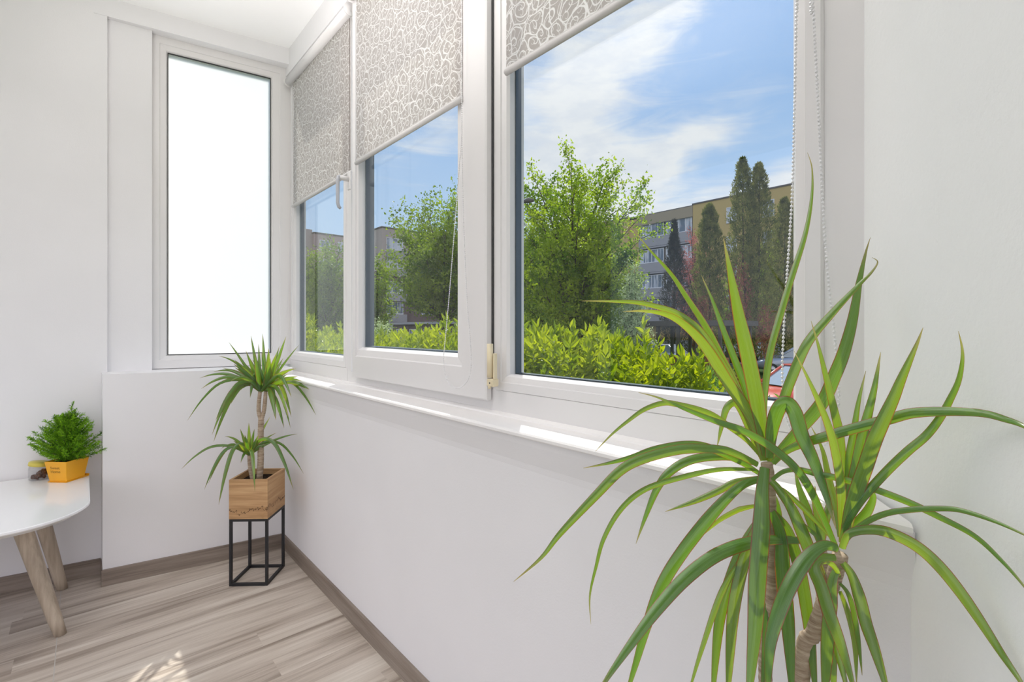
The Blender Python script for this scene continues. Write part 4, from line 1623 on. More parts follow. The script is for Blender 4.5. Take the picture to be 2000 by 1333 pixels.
# glass jar with yellow lid
jc = P(77, 643, 2.04)
jc.z = TZ
jar = empty('glass_jar', tuple(jc), label='small clear jar of brown nuts with a tilted yellow lid behind the orange pot', cat='jar')
mb = MB()
MJ = Matrix.Translation(jc + Vector((0, 0, 0.001)))
mb.lathe(None, [(0.030, 0.0), (0.034, 0.004), (0.034, 0.050), (0.031, 0.056), (0.029, 0.056), (0.032, 0.049), (0.032, 0.005), (0.028, 0.003)], 28, MJ)
mb.build('jar_body', M['jar_glass'], jar)
mb = MB()
rj = random.Random(3)
for k in range(60):
    a = rj.uniform(0, 6.28)
    r_ = math.sqrt(rj.random()) * 0.024
    zz = rj.uniform(0.009, 0.026 + 0.014 * math.cos(a))
    mb.ball(jc + Vector((r_ * math.cos(a), r_ * math.sin(a), zz + 0.001)), rj.uniform(0.0055, 0.0075), 7, 5)
mb.build('nuts', M['nuts'], jar, kind='stuff')
mb = MB()
ML = Matrix.Translation(jc + Vector((0, 0, 0.062))) @ Matrix.Rotation(math.radians(10), 4, 'Y')
mb.lathe(None, [(0.034, -0.005), (0.035, -0.004), (0.035, 0.008), (0.032, 0.011), (0.001, 0.012)], 28, ML)
mb.build('lid', M['lid'], jar)
# ---------------------------------------------------------------- outside
GZ = -1.30


def at(px, z):
    q = P(px, 643, z)
    return q.x, q.y


def hz(py, z):
    return CAMH + (HOR - py) / FPX * z - GZ


M['asphalt'] = plain('asphalt', (0.10, 0.10, 0.105), 0.9, 0, 0.2, 0.15, 2)
M['lawn'] = plain('lawn', (0.07, 0.12, 0.03), 0.9, 0, 0.1, 0.3, 3)
M['mulch'] = plain('bed_soil', (0.05, 0.045, 0.03), 0.95, 0, 0.1, 0.3, 5)

mb = MB()
mb.box((-120, -120, GZ - 0.2), (160, 200, GZ))
mb.build('ground', M['lawn'], kind='structure')
mb = MB()
mb.box((9.0, -60, GZ), (20.0, 120, GZ + 0.02))
mb.build('street', M['asphalt'], kind='structure')
mb = MB()
mb.box((31.0, -30, GZ), (42.0, 90, GZ + 0.02))
mb.build('parking_strip', M['asphalt'], kind='structure')

M['hedge_leaf'] = leafy('hedge_leaf', (0.17, 0.27, 0.015), (0.47, 0.55, 0.03), 0.5, 5.0, 0.7, 0.32, (1.35, 1.25, 0.35))
M['weed_leaf'] = leafy('weed_leaf', (0.14, 0.26, 0.05), (0.36, 0.50, 0.14), 0.5, 3.0, 0.3, 0.5, (1.3, 1.4, 0.6))
M['maple_leaf'] = leafy('maple_leaf', (0.09, 0.18, 0.015), (0.44, 0.52, 0.050), 0.5, 0.9, 0.3, 0.5, (1.5, 1.6, 0.5))
M['dark_leaf'] = leafy('dark_leaf', (0.06, 0.13, 0.015), (0.34, 0.43, 0.040), 0.45, 0.8, 0.3, 0.5, (1.5, 1.6, 0.5))
M['linden_leaf'] = leafy('linden_leaf', (0.06, 0.12, 0.015), (0.28, 0.36, 0.05), 0.5, 0.9, 0.3, 0.5, (1.4, 1.5, 0.5))
M['white_leaf'] = leafy('blossom_leaf', (0.26, 0.34, 0.16), (0.74, 0.78, 0.58), 0.6, 2.5, 0.3, 0.5, (1.2, 1.3, 0.9))
M['thuja'] = leafy('thuja_leaf', (0.075, 0.105, 0.028), (0.34, 0.36, 0.12), 0.30, 2.2, 0.1, 0.7, (1.3, 1.2, 0.6))
M['thuja_red'] = leafy('thuja_browned', (0.20, 0.09, 0.06), (0.46, 0.23, 0.17), 0.3, 2.2, 0.1, 0.7, (1.2, 0.9, 0.7))
M['fir'] = leafy('fir_needles', (0.035, 0.040, 0.035), (0.14, 0.14, 0.11), 0.2, 1.2, 0.1, 0.8, (1.2, 1.1, 0.9))
M['plum_leaf'] = leafy('plum_leaf', (0.24, 0.10, 0.09), (0.56, 0.27, 0.23), 0.35, 1.2, 0.2, 0.6, (1.3, 0.8, 0.7))
M['lime_leaf'] = leafy('lime_leaf', (0.12, 0.24, 0.02), (0.42, 0.52, 0.05), 0.5, 1.6, 0.2, 0.6, (1.3, 1.4, 0.4))


def hedge_plant(x, y, top, rad, nst, seed, m, label, group, leafL=0.062, leafW=0.024, low=0.0):
    rng = np.random.default_rng(seed)
    root = empty('shrub', (x, y, GZ), label=label, cat='shrub', group=group)
    mb = MB()
    Pp, Dd = [], []
    for i in range(nst):
        a = rng.uniform(0, 2 * math.pi)
        r = rad * math.sqrt(rng.random())
        ex, ey = x + r * math.cos(a), y + r * math.sin(a)
        tz = top - rng.uniform(0, 1) ** 1.7 * 0.40 + (0.10 if rng.random() < 0.10 else 0)
        tz -= 0.12 * (r / rad) ** 2
        bx_, by_ = x + (ex - x) * 0.45, y + (ey - y) * 0.45
        h = tz - GZ
        lean = rng.normal(size=2) * 0.05
        pts = [np.array([bx_, by_, GZ]), np.array([bx_ + (ex - bx_) * .6, by_ + (ey - by_) * .6, GZ + h * 0.5]), np.array([ex, ey, tz - 0.25]), np.array([ex + lean[0], ey + lean[1], tz])]
        mb.tube([Vector(q) for q in pts], [0.006, 0.0045, 0.003, 0.001], 4)
        z = max(GZ + 0.35, low)
        phase = rng.uniform(0, 6.28)
        k = 0
        pp = np.array(pts)
        while z < tz:
            # locate on the polyline
            zz = pp[:, 2]
            j = min(2, max(0, int(np.searchsorted(zz, z)) - 1))
            t = (z - zz[j]) / (zz[j + 1] - zz[j])
            p = pp[j] * (1 - t) + pp[j + 1] * t
            for s in (0, math.pi):
                aa = phase + s + k * 1.6
                up = 0.55 + 0.8 * max(0, 1 - (tz - z) / 0.12)
                Pp.append(p)
                Dd.append([math.cos(aa), math.sin(aa), up + rng.normal() * 0.2])
            z += 0.030 + (0.02 if z < tz - .5 else 0)
            k += 1
        Pp.append(pp[3])
        Dd.append([0.1, 0, 1])
    mb.build('stem', M['stem_green'], root, kind='stuff')
    V, k_, F_ = leaf_geo(rng, np.array(Pp), np.array(Dd), leafL, leafW, 0.35, six=True)
    quads('foliage', V, k_, M[m], root, faces=F_, kind='stuff')
    return root


gh = 'bright green shrubs of the hedge under the window'
names = ['hedge shrub with bright green pointed leaves, %s' % s for s in
         ('lowest and rightmost behind the big pane', 'right of centre behind the big pane', 'at the centre of the big pane', 'left of centre behind the big pane', 'at the left edge of the big pane',
          'behind the post between sash and big pane', 'seen at the right of the sash pane', 'seen at the middle of the sash pane', 'seen at the left of the sash pane',
          'behind the post left of the sash', 'seen at the right of the narrow pane', 'seen at the left of the narrow pane')]
sp = [(2.75, 1.62, 0.90), (2.70, 2.0, 1.05), (2.60, 2.40, 1.10), (2.55, 2.95, 1.08), (2.50, 3.55, 1.12), (2.55, 4.3, 1.08), (2.5, 5.0, 1.06), (2.5, 5.8, 1.06), (2.5, 6.6, 1.08), (2.5, 7.4, 1.15), (2.4, 8.2, 1.35), (2.3, 9.2, 1.30)]
for i, ((x, y, top), nm) in enumerate(zip(sp, names)):
    hedge_plant(x, y, top, 0.30 if i == 0 else 0.50 if i < 5 else .6, 60 if i == 0 else 120 if i < 5 else 90, 10 + i, 'hedge_leaf', nm, gh, 0.075, 0.030, low=-0.3)
# second row of the hedge, nearer
sp2 = [(1.90, 1.35, 0.70, 'seen low at the right of the big pane'), (1.85, 1.85, 0.78, 'seen low at the centre right of the big pane'), (1.8, 2.45, 0.82, 'seen low at the centre left of the big pane'), (1.8, 3.3, 0.84, 'seen low at the right of the sash pane'), (1.75, 4.3, 0.88, 'seen low at the left of the sash pane'), (1.7, 5.6, 0.95, 'seen low in the narrow pane')]
for i, (x, y, top, s) in enumerate(sp2):
    hedge_plant(x, y, top, 0.42, 80, 40 + i, 'hedge_leaf', 'front-row bright green hedge shrub, ' + s, gh, 0.07, 0.028, low=-0.3)
# pale weedy shrubs before the red car
x, y = at(1405, 3.5)
hedge_plant(x, y, 0.86, 0.24, 60, 60, 'weed_leaf', 'pale feathery shrub left of the red car', 'pale weedy shrubs before the cars', 0.06, 0.010, low=-.4)
x, y = at(1505, 3.3)
hedge_plant(x, y, 0.62, 0.26, 40, 61, 'weed_leaf', 'pale loose shrub in front of the red car', 'pale weedy shrubs before the cars', 0.05, 0.016, low=-.6)
x, y = at(1519, 2.9)
hedge_plant(x, y, 0.86, 0.05, 2, 62, 'weed_leaf', 'thin leafy shoot rising before the red car roof', 'pale weedy shrubs before the cars', 0.075, 0.026, low=.3)


def bez(a, b, c, t):
    return a * (1 - t) ** 2 + b * 2 * t * (1 - t) + c * t * t


def broad_tree(label, x, y, H, trunk, crown_r, m, seed, nl=14000, leafs=0.13, limbs=16, shape='fan', group=None, name='leafy_tree', spread=0.30, barkm='bark', cx=1.0):
    rng = np.random.default_rng(seed)
    root = empty(name, (x, y, GZ), label=label, cat='tree', group=group)
    base = np.array([x, y, GZ])
    fork = base + np.array([0, 0, trunk])
    mb = MB()
    tr_ = max(0.06, H * 0.018)
    mb.tube([Vector(base), Vector(base + [0.03, 0.02, trunk * .5]), Vector(fork), Vector(fork + [0, 0, (H - trunk) * .45]), Vector(fork + [0.05, 0.05, (H - trunk) * .85])],
            [tr_ * 1.15, tr_, tr_ * .85, tr_ * .45, tr_ * .12], 8)
    tips = []
    ch = H - trunk
    for i in range(limbs):
        a = i * 2.399963 + rng.uniform(-.3, .3)
        q = (i + 0.5) / limbs
        # end height and radius on the crown envelope
        hz = trunk + ch * (0.12 + 0.86 * q)
        u = (hz - trunk) / ch
        if shape == 'fan':
            R = crown_r * (0.55 + 0.75 * u) * math.sqrt(max(0.02, 1 - u ** 3.0)) * 1.05
        elif shape == 'oval':
            R = crown_r * math.sqrt(max(0.02, 1 - (2 * u - 0.85) ** 2 / 1.35))
        else:
            R = crown_r * (1.05 - u) * 1.1
        R *= rng.uniform(0.8, 1.1)
        e = base + np.array([R * math.cos(a) * cx, R * math.sin(a) * cx, hz])
        s0 = fork + np.array([0, 0, ch * max(0, q - 0.25) * 0.5])
        c_ = s0 + (e - s0) * 0.45 + np.array([-math.cos(a), -math.sin(a), 0]) * R * 0.12 + np.array([0, 0, ch * 0.03])
        pl = [bez(s0, c_, e, t) for t in np.linspace(0, 1, 6)]
        mb.tube([Vector(p) for p in pl], list(np.linspace(tr_ * .42, tr_ * .06, 6)), 5)
        for k in range(9):
            t = 0.25 + 0.75 * (k + rng.random()) / 9
            p = bez(s0, c_, e, min(1, t))
            dr = (e - s0) / np.linalg.norm(e - s0) + rng.normal(size=3) * 0.65
            dr[2] = abs(dr[2]) * 0.9 + 0.15
            dr /= np.linalg.norm(dr)
            L = crown_r * rng.uniform(0.22, 0.5)
            p2 = p + dr * L
            mb.tube([Vector(p), Vector((p + p2) / 2 + np.array([0, 0, -.03])), Vector(p2)], [tr_ * .10, tr_ * .06, tr_ * .02], 4)
            tips.append((p, p2))
    mb.build('trunk', M[barkm], root)
    per = nl // len(tips)
    Pp, Dd = [], []
    for a_, b_ in tips:
        t = rng.random(per) ** 0.7 * 1.12
        c = a_[None] + (b_ - a_)[None] * t[:, None]
        c = c + rng.normal(size=(per, 3)) * crown_r * spread * 0.26
        Pp.append(c)
        Dd.append(rng.normal(size=(per, 3)) * 0.8 + np.array([0, 0, -0.15]))
    V, k_, F_ = leaf_geo(rng, np.concatenate(Pp), np.concatenate(Dd), leafs, leafs * 0.62, 0.25, six=False)
    quads('foliage', V, k_, M[m], root, faces=F_, kind='stuff')
    return root


x, y = at(1118, 23)
broad_tree('big fan-shaped green tree filling the left half of the big pane', x, y, hz(325, 23), 0.9, 3.35, 'maple_leaf', 1, 46000, 0.16, 56, 'fan', spread=.17)
x, y = at(867, 29)
broad_tree('dense green tree standing behind the sash pane', x, y, hz(402, 29), 2.8, 3.15, 'dark_leaf', 2, 26000, 0.19, 30, 'oval', spread=.32)
x, y = at(646, 26)
broad_tree('yellow-green tree behind the narrow pane', x, y, hz(474, 26), 1.6, 1.55, 'linden_leaf', 3, 12000, 0.15, 22, 'oval', spread=.45)
x, y = at(1042, 33)
broad_tree('lower green tree left of and behind the big fan-shaped tree', x, y, hz(446, 33), 1.5, 2.2, 'linden_leaf', 4, 14000, 0.16, 24, 'oval', spread=.4)
x, y = at(1234, 19)
broad_tree('small whitish blossoming tree right of the big fan-shaped tree', x, y, hz(512, 19), 0.5, 0.95, 'white_leaf', 5, 9000, 0.09, 20, 'cone', spread=.4)
x, y = at(735, 34)
broad_tree('dark green tree at the left side of the sash pane', x, y, hz(510, 34), 1.2, 1.3, 'dark_leaf', 6, 7000, 0.17, 16, 'oval', spread=.5)
x, y = at(600, 30)
broad_tree('dark green tree at the left side of the narrow pane', x, y, hz(487, 30), 1.2, 1.1, 'dark_leaf', 7, 6000, 0.17, 16, 'oval', spread=.5)
x, y = at(1502, 35)
broad_tree('lime green tree between the two tallest conifers', x, y, hz(452, 35), 1.4, 1.1, 'lime_leaf', 8, 7000, 0.14, 16, 'oval', spread=.5)
x, y = at(1428, 34)
broad_tree('lime green bush left of the twin-topped conifer', x, y, hz(490, 34), 0.8, 0.9, 'lime_leaf', 9, 5000, 0.13, 14, 'oval', spread=.5)
x, y = at(1358, 37)
broad_tree('reddish-leaved tree among the conifers', x, y, hz(446, 37), 1.4, 1.55, 'plum_leaf', 10, 9000, 0.13, 18, 'oval', spread=.5)
x, y = at(1190, 38)
broad_tree('dark green tree behind the right side of the big fan-shaped tree', x, y, hz(500, 38), 1.2, 2.4, 'dark_leaf', 11, 9000, 0.2, 18, 'oval', spread=.5)
x, y = at(744, 20)
broad_tree('low round pale green bush at the foot of the sash pane', x, y, hz(622, 20), 0.2, 0.55, 'white_leaf', 13, 4500, 0.08, 12, 'oval', spread=.5)

def conifer(label, px, z, pytop, rpx, seed, n=11000, m='thuja', red=None, tops=None, group='tall columnar conifers', taper=0.8, bottom=0.3, leafl=0.19, leafw=0.055):
    rng = np.random.default_rng(seed)
    x, y = at(px, z)
    H = hz(pytop, z)
    R = rpx / FPX * z
    root = empty('conifer', (x, y, GZ), label=label, cat='tree', group=group)
    tops = tops or [(0, 1.0, 1.0)]
    mb = MB()
    Pp, Dd = [], []
    for ox, hh, share in tops:
        bx_ = np.array([x + ox * R * CA, y - ox * R * SA, GZ])
        mb.tube([Vector((x, y, GZ)), Vector(bx_ + [0, 0, H * hh * .5]), Vector(bx_ + [0, 0, H * hh * .97])], [0.10, 0.06, 0.02], 6)
        k = int(n * share)
        u = rng.random(k) ** 0.9
        a = rng.uniform(0, 2 * math.pi, k)
        Ri = R * (1.0 if len(tops) == 1 else 0.70)
        env = Ri * np.minimum(1, ((1 - u) * 3.2) ** 0.55) * (taper + (1 - taper) * (1 - u))
        env *= 1.06 + 0.26 * np.sin(u * 47 + a * 3) + 0.20 * np.sin(u * 29 - a * 4 + 1) + 0.10 * np.sin(u * 13 + a)
        rr = env * rng.random(k) ** 0.33
        zz = H * hh * (bottom * .2 + (1 - bottom * .2) * u)
        p = np.stack([bx_[0] + rr * np.cos(a), bx_[1] + rr * np.sin(a), GZ + zz], 1)
        d = np.stack([np.cos(a) * .7, np.sin(a) * .7, np.full(k, 1.1)], 1) + rng.normal(size=(k, 3)) * .45
        Pp.append(p)
        Dd.append(d)
    mb.build('trunk', M['bark'], root)
    Pp, Dd = np.concatenate(Pp), np.concatenate(Dd)
    if red is not None:
        # browned patches on one side
        q = (Pp[:, 0] - x) * CA - (Pp[:, 1] - y) * SA
        hn = (Pp[:, 2] - GZ) / H
        sel = np.zeros(len(Pp), bool)
        for (q0, h0, sq, sh) in red:
            sel |= (((q / R - q0) / sq) ** 2 + ((hn - h0) / sh) ** 2 + rng.normal(size=len(Pp)) * .25) < 1
        V, k_, F_ = leaf_geo(rng, Pp[sel], Dd[sel], leafl, leafw, 0.1, six=False)
        quads('browned_foliage', V, k_, M['thuja_red'], root, faces=F_, kind='stuff', label='reddish brown dead foliage')
        Pp, Dd = Pp[~sel], Dd[~sel]
    V, k_, F_ = leaf_geo(rng, Pp, Dd, leafl, leafw, 0.1, six=False)
    quads('foliage', V, k_, M[m], root, faces=F_, kind='stuff')


conifer('tallest conifer with two tops and browned patches', 1467, 28, 310, 38, 21, 26000, tops=[(-.42, 1.0, .5), (.42, .975, .5)], red=[(-.7, .33, .4, .17), (.5, .18, .4, .13)])
conifer('slim conifer left of the twin-topped one', 1386, 30, 400, 28, 22, 15000, red=[(-.6, .25, .5, .18)])
conifer('slim conifer at the right edge of the big pane', 1533, 32, 388, 27, 23, 14000)
conifer('dark sparse fir in front of the glazed balconies', 1317, 33, 432, 34, 24, 8500, 'fir', taper=.15, leafl=.26, leafw=.045)


# ---- houses
M['ochre'] = wall_mat('ochre_render', (0.50, 0.38, 0.15), 0.1, 5)
M['ochre_grey'] = wall_mat('grey_ochre_render', (0.34, 0.29, 0.20), 0.1, 5)
M['grey_panel'] = wall_mat('grey_panel', (0.42, 0.37, 0.34), 0.1, 5)
M['pink_panel'] = wall_mat('pinkish_panel', (0.40, 0.32, 0.30), 0.1, 5)
M['brown_panel'] = wall_mat('brown_panel', (0.16, 0.12, 0.11), 0.1, 5)
M['parapet'] = wall_mat('grey_parapet', (0.33, 0.33, 0.35), 0.1, 5)
M['roof_dark'] = plain('roof_edge_dark', (0.12, 0.11, 0.10), 0.8)
M['win_white'] = plain('window_white', (0.70, 0.72, 0.76), 0.5)


def pane_mat():
    m, g, out = mat('far_window_pane')
    tc = g.new('ShaderNodeTexCoord')
    n = g.noise(g.map(tc.outputs['Object'], (.5, 1.6, .25)), 1.0, 3, 0.6)
    c = g.mix(g.smooth(n, 0.42, 0.56), (0.10, 0.14, 0.19), (0.50, 0.54, 0.60))
    principled(g, out, c, 0.12, 0, 0.6)
    return m


M['pane'] = pane_mat()


def far_window(parent, x, y0, y1, z0, z1, div=1, out=-1, axis='y'):
    """window on a facade x = const (axis y) or y = const (axis x)"""
    fr = 0.07

    def bx_(mb, a0, a1, b0, b1, d0, d1):
        if axis == 'y':
            mb.box((min(x + out * d0, x + out * d1), a0, b0), (max(x + out * d0, x + out * d1), a1, b1))
        else:
            mb.box((a0, min(x + out * d0, x + out * d1), b0), (a1, max(x + out * d0, x + out * d1), b1))
    mb = MB()
    bx_(mb, y0, y1, z0 - .05, z0 + fr, 0, .08)
    bx_(mb, y0, y1, z1 - fr, z1, 0, .06)
    for k in range(div + 1):
        c = y0 + (y1 - y0) * k / div
        c = min(max(c, y0 + fr / 2), y1 - fr / 2)
        bx_(mb, c - fr / 2, c + fr / 2, z0 + fr, z1 - fr, 0, .06)
    w = mb.build('window', M['win_white'], parent)
    mb = MB()
    bx_(mb, y0 + .01, y1 - .01, z0 + .01, z1 - .01, -.01, .025)
    mb.build('pane', M['pane'], w)
    return w


X0 = 44.0
bld = empty('apartment_building', (X0 + 5, 22, GZ), label='long ochre apartment block with glazed balconies behind the conifers', cat='building')
top = 13.05
mb = MB()
mb.box((X0 + .9, -6, GZ), (X0 + 11, 62, top - .25))
segs = [('w', 49, 62), ('b', 41.5, 49), ('w', 31, 41.5), ('wall', 29.8, 31), ('b', 23.6, 29.8), ('w', 13.8, 23.6), ('b', 7.6, 13.8), ('w', -6, 7.6)]
for kind_, a, b in segs:
    if kind_ == 'w':
        mb.box((X0, a, GZ), (X0 + 1, b, top))
    if kind_ == 'wall':
        mb.box((X0 + .2, a, GZ), (X0 + 1, b, top - .25))
mb.build('wall', M['ochre'], bld)
mb = MB()
for kind_, a, b in segs:
    if kind_ == 'w':
        mb.box((X0 - .08, a - .05, top), (X0 + 11, b + .05, top + .12))
    else:
        mb.box((X0 + .1, a, top - .1), (X0 + 11, b, top + .02))
mb.build('roof', M['roof_dark'], bld)
fl_z = [9.75, 7.1, 4.45, 1.8, -.85]
for kind_, a, b in segs:
    if kind_ == 'b':
        mb = MB()
        mb.box((X0 + .0, a + .02, 12.05), (X0 + 1, b - .02, top - .12))
        for z in fl_z:
            mb.box((X0 + .0, a + .1, z - .15), (X0 + .12, b - .1, z + .85))
            mb.box((X0 + .0, a + .1, z - .3), (X0 + 1, b - .1, z - .12))
        mb.build('balcony', M['parapet'] if a > 20 and a < 29 else M['ochre_grey'], bld)
        mb = MB()
        mb.box((X0 - .02, a + .02, 11.95), (X0 + 1, b - .02, top - .10))
        mb.build('fascia', M['ochre_grey'], bld)
        for z in fl_z[:4]:
            for c0, c1 in ((a + .15, (a + b) / 2 - .1), ((a + b) / 2 + .1, b - .15)):
                far_window(bld, X0 + .22, c0, c1, z + .87, z + 2.25, 4)
    if kind_ == 'w':
        yy = b - 1.6 if b != 23.6 else 22.6
        ys_ = []
        if b == 23.6:
            ys_ = [19.85, 16.7]
        else:
            c = a + 1.6
            while c < b - 1:
                ys_.append(c)
                c += 3.2
        for c in ys_:
            for z in fl_z[:4]:
                far_window(bld, X0, c - .47, c + .47, z + 1.0, z + 2.4, 2)

# left blocks
b2_ = empty('apartment_building', (33, 58, GZ), label='grey-brown apartment block left of the dense tree in the sash pane', cat='building')
q = P(746, 643, 60)
bx0, by0 = q.x, q.y
topz = CAMH + (HOR - 444.5) / FPX * 60
mb = MB()
mb.box((bx0, by0, 8.4), (bx0 + 16, by0 + 6.3, topz))
mb.build('wall', M['grey_panel'], b2_)
mb = MB()
mb.box((bx0 + .1, by0 + .1, GZ), (bx0 + 16, by0 + 6.3, 8.4))
mb.build('lower_wall', M['brown_panel'], b2_, label='darker brown lower storeys')
mb = MB()
mb.box((bx0 - .1, by0 - .1, topz), (bx0 + 16.1, by0 + 6.4, topz + .15))
mb.build('roof', M['roof_dark'], b2_)
for z in (11.0, 8.75, 5.6, 3.0, .4):
    far_window(b2_, by0, bx0 + .6, bx0 + 2.9, z, z + 1.5, 3, axis='x')
    far_window(b2_, by0, bx0 + 5.6, bx0 + 7.6, z, z + 1.5, 2, axis='x')
    far_window(b2_, by0, bx0 + 10, bx0 + 12, z, z + 1.5, 2, axis='x')
    mb = MB()
    mb.box((bx0 + .5, by0 - .5, z - 1.0), (bx0 + 3.2, by0 - .02, z - .06))
    mb.build('balcony', M['parapet'], b2_)

b3_ = empty('apartment_building', (24, 72, GZ), label='pinkish apartment block seen far behind the narrow pane', cat='building')
q = P(613, 643, 68)
cx0, cy0 = q.x, q.y
tz3 = CAMH + (HOR - 456) / FPX * 68
mb = MB()
mb.box((cx0, cy0, GZ), (cx0 + 8.3, cy0 + 9, tz3))
mb.build('wall', M['pink_panel'], b3_)
mb = MB()
mb.box((cx0 - 3.5, cy0 + .6, GZ), (cx0 - .02, cy0 + 9, tz3 + .6))
mb.build('stair_tower', M['grey_panel'], b3_, label='grey stair tower')
mb = MB()
mb.box((cx0 - .1, cy0 - .1, tz3), (cx0 + 8.4, cy0 + 9, tz3 + .2))
mb.build('roof', M['roof_dark'], b3_)
for z in (tz3 - 2.2, tz3 - 4.9, tz3 - 7.6, tz3 - 10.3):
    for c in (.8, 3.4, 6.0):
        far_window(b3_, cy0, cx0 + c, cx0 + c + 1.5, z, z + 1.4, 2, axis='x')

b4_ = empty('shop_row', (30, 45, GZ), label='low dark row of shops behind the trees at street level', cat='building')
mb = MB()
mb.box((27.2, 33, GZ), (31, 52, 1.6))
mb.build('wall', M['brown_panel'], b4_)
mb = MB()
mb.box((26.6, 32.8, 1.6), (31.2, 52.2, 1.85))
mb.build('roof', M['parapet'], b4_)
for k in range(6):
    far_window(b4_, 27.2, 34 + k * 3, 36 + k * 3, -.6, 1.1, 2)

# pavilion with posts under the fir
pv = empty('market_pavilion', (21, 11, GZ), label='dark open pavilion with posts behind the hedge, right of the blossoming tree', cat='pavilion')
q = P(1315, 643, 24)
MV = Matrix.Translation((q.x, q.y, GZ))
mb = MB()
mb.box((-.1, -2.6, 2.55), (3.6, 2.2, 2.8), MV)
mb.build('roof', M['roof_dark'], pv)
for a in (-2.3, -1.2, -.2, .9, 2.0):
    for b in (.1, 3.3):
        mb = MB()
        mb.box((b - .07, a - .07, 0), (b + .07, a + .07, 2.56), MV)
        mb.build('post', M['roof_dark'], pv)
mb = MB()
mb.box((1.2, -1.9, 0), (1.9, 1.7, 1.0), MV, .03)
mb.build('counter', plain('counter_wood', (0.36, 0.17, 0.08), 0.6), pv)


# ---- cars
M['car_glass'] = plain('car_glass', (0.34, 0.39, 0.44), 0.08, 0, 0.8, 0.02)  # pale bluish base colour has the reflected sky painted in
M['tyre'] = plain('tyre', (0.02, 0.02, 0.02), 0.8)
M['rim'] = plain('rim', (0.45, 0.45, 0.47), 0.3, 0.8)
M['lamp'] = plain('car_lamp', (0.75, 0.75, 0.78), 0.15)


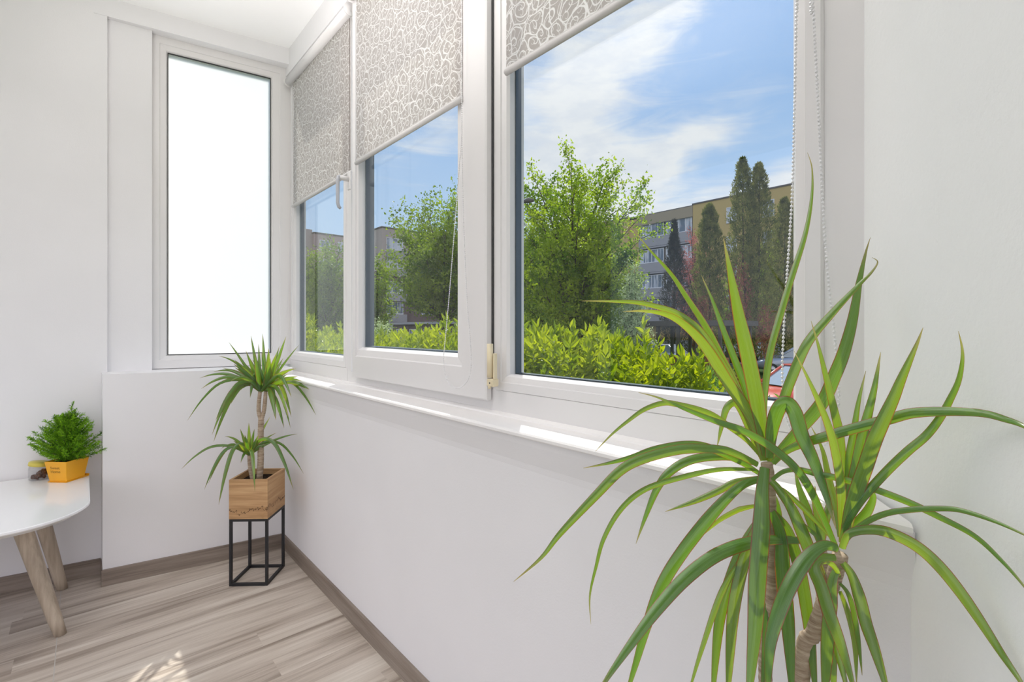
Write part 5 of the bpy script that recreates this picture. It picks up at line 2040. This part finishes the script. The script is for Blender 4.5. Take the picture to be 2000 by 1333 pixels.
def car(label, cx_, cy_, head, paint, group=None):
    """head: heading angle from +X"""
    root = empty('car', (cx_, cy_, GZ + .02), label=label, cat='car', group=group)
    MC = Matrix.Translation((cx_, cy_, GZ + .02)) @ Matrix.Rotation(head, 4, 'Z')
    # body loft: x along the car, sections of (half width, z)
    st = [(-2.02, .55, .50, .80, .74), (-1.95, .70, .36, .92, .80), (-1.5, .82, .30, 1.0, .86), (-.6, .86, .24, .98, .87), (.5, .86, .24, .94, .87), (1.2, .84, .26, .88, .86), (1.75, .76, .32, .78, .80), (1.98, .60, .42, .66, .68)]
    mb = MB()
    v, f = [], []
    for X_, w, zb_, zt_, wm in st:
        sec = [(-w * .92, zb_), (-wm, zb_ + .14), (-wm, (zb_ + zt_) / 2 + .1), (-w * .93, zt_ - .04), (-w * .70, zt_), (w * .70, zt_), (w * .93, zt_ - .04), (wm, (zb_ + zt_) / 2 + .1), (wm, zb_ + .14), (w * .92, zb_)]
        v += [MC @ Vector((X_, a, b)) for a, b in sec]
    n = 10
    for i in range(len(st) - 1):
        for k in range(n):
            f.append((i * n + k, i * n + (k + 1) % n, (i + 1) * n + (k + 1) % n, (i + 1) * n + k))
    f.append(list(range(n)))
    f.append([(len(st) - 1) * n + k for k in range(n)][::-1])
    mb.add(v, f, True)
    # roof panel
    mb.box((-1.0, -.56, 1.40), (.25, .56, 1.45), MC, .02)
    for sx, x0, x1 in ((0, -1.55, -1.05), (0, .92, .22)):
        for s in (-1, 1):
            mb.tube([MC @ Vector((x0, s * .70, .95)), MC @ Vector((x1, s * .57, 1.42))], .04, 6)
    for s in (-1, 1):
        mb.tube([MC @ Vector((-.40, s * .72, .95)), MC @ Vector((-.40, s * .58, 1.42))], .035, 6)
    mb.build('body', paint, root)
    mb = MB()
    lo = [(-1.52, -.70), (.90, -.70), (.90, .70), (-1.52, .70)]
    hi = [(-1.02, -.56), (.22, -.56), (.22, .56), (-1.02, .56)]
    v = [MC @ Vector((a, b, .94)) for a, b in lo] + [MC @ Vector((a, b, 1.41)) for a, b in hi]
    mb.add(v, [(0, 1, 5, 4), (1, 2, 6, 5), (2, 3, 7, 6), (3, 0, 4, 7), (4, 5, 6, 7), (3, 2, 1, 0)])
    mb.build('glass', M['car_glass'], root)
    for X_ in (-1.28, 1.25):
        for s in (-1, 1):
            mb = MB()
            mb.tube([MC @ Vector((X_, s * .88, .31)), MC @ Vector((X_, s * .68, .31))], .31, 20)
            w = mb.build('wheel', M['tyre'], root)
            mb = MB()
            mb.tube([MC @ Vector((X_, s * .89, .31)), MC @ Vector((X_, s * .87, .31))], .19, 16)
            mb.build('rim', M['rim'], w)
    for s in (-1, 1):
        mb = MB()
        mb.box((1.84, s * .56 - .14, .56), (1.95, s * .56 + .14, .68), MC, .03)
        mb.build('headlight', M['lamp'], root)


M['red_paint'] = plain('red_orange_paint', (0.62, 0.09, 0.045), 0.25, 0, 0.6, 0.02, 1, 0.5)
M['white_paint'] = plain('white_paint', (0.62, 0.64, 0.70), 0.25, 0, 0.6, 0.02, 1, 0.5)
M['silver_paint'] = plain('silver_paint', (0.38, 0.42, 0.50), 0.25, 0.3, 0.6, 0.02, 1, 0.5)
x, y = at(1580, 12.6)
car('red car parked beyond the hedge at the right end of the big pane', x, y, math.atan2(.40, -.87), M['red_paint'])
for px_, z_, lab, pm, hd_a in ((1562, 25, 'blue-grey car behind the red car', 'silver_paint', 1.9), (1400, 40, 'white car seen between leaves left of the red car', 'white_paint', 1.7), (1484, 35.5, 'pale grey car farther off, above the red car', 'silver_paint', 2.9), (1285, 30, 'pale car under the dark fir', 'white_paint', 1.6), (1045, 37, 'pale car behind the left trees of the big pane', 'white_paint', 1.6)):
    x, y = at(px_, z_)
    car(lab, x, y, hd_a, M[pm])

# street lamp, its arm shows beside the post
x, y = at(984, 19)
lampo = empty('street_lamp', (x, y, GZ), label='grey street lamp arm reaching in left of the big fan-shaped tree', cat='street lamp')
zt = CAMH + (HOR - 394) / FPX * 19
mb = MB()
mb.tube([(x, y, GZ), (x, y, zt - .1)], [.09, .05], 8)
e1 = P(1022, 394, 19)
mb.tube([(x, y, zt - .1), (x + (e1.x - x) * .3, y + (e1.y - y) * .3, zt), tuple(e1)], .035, 6)
mb.build('pole', M['rim'], lampo)
e2 = P(1043, 392, 19)
mb = MB()
mb.tube([tuple(e1), tuple(e1.lerp(e2, .5) + Vector((0, 0, .03))), tuple(e2)], [.06, .11, .05], 8)
mb.build('lamp_head', M['roof_dark'], lampo)
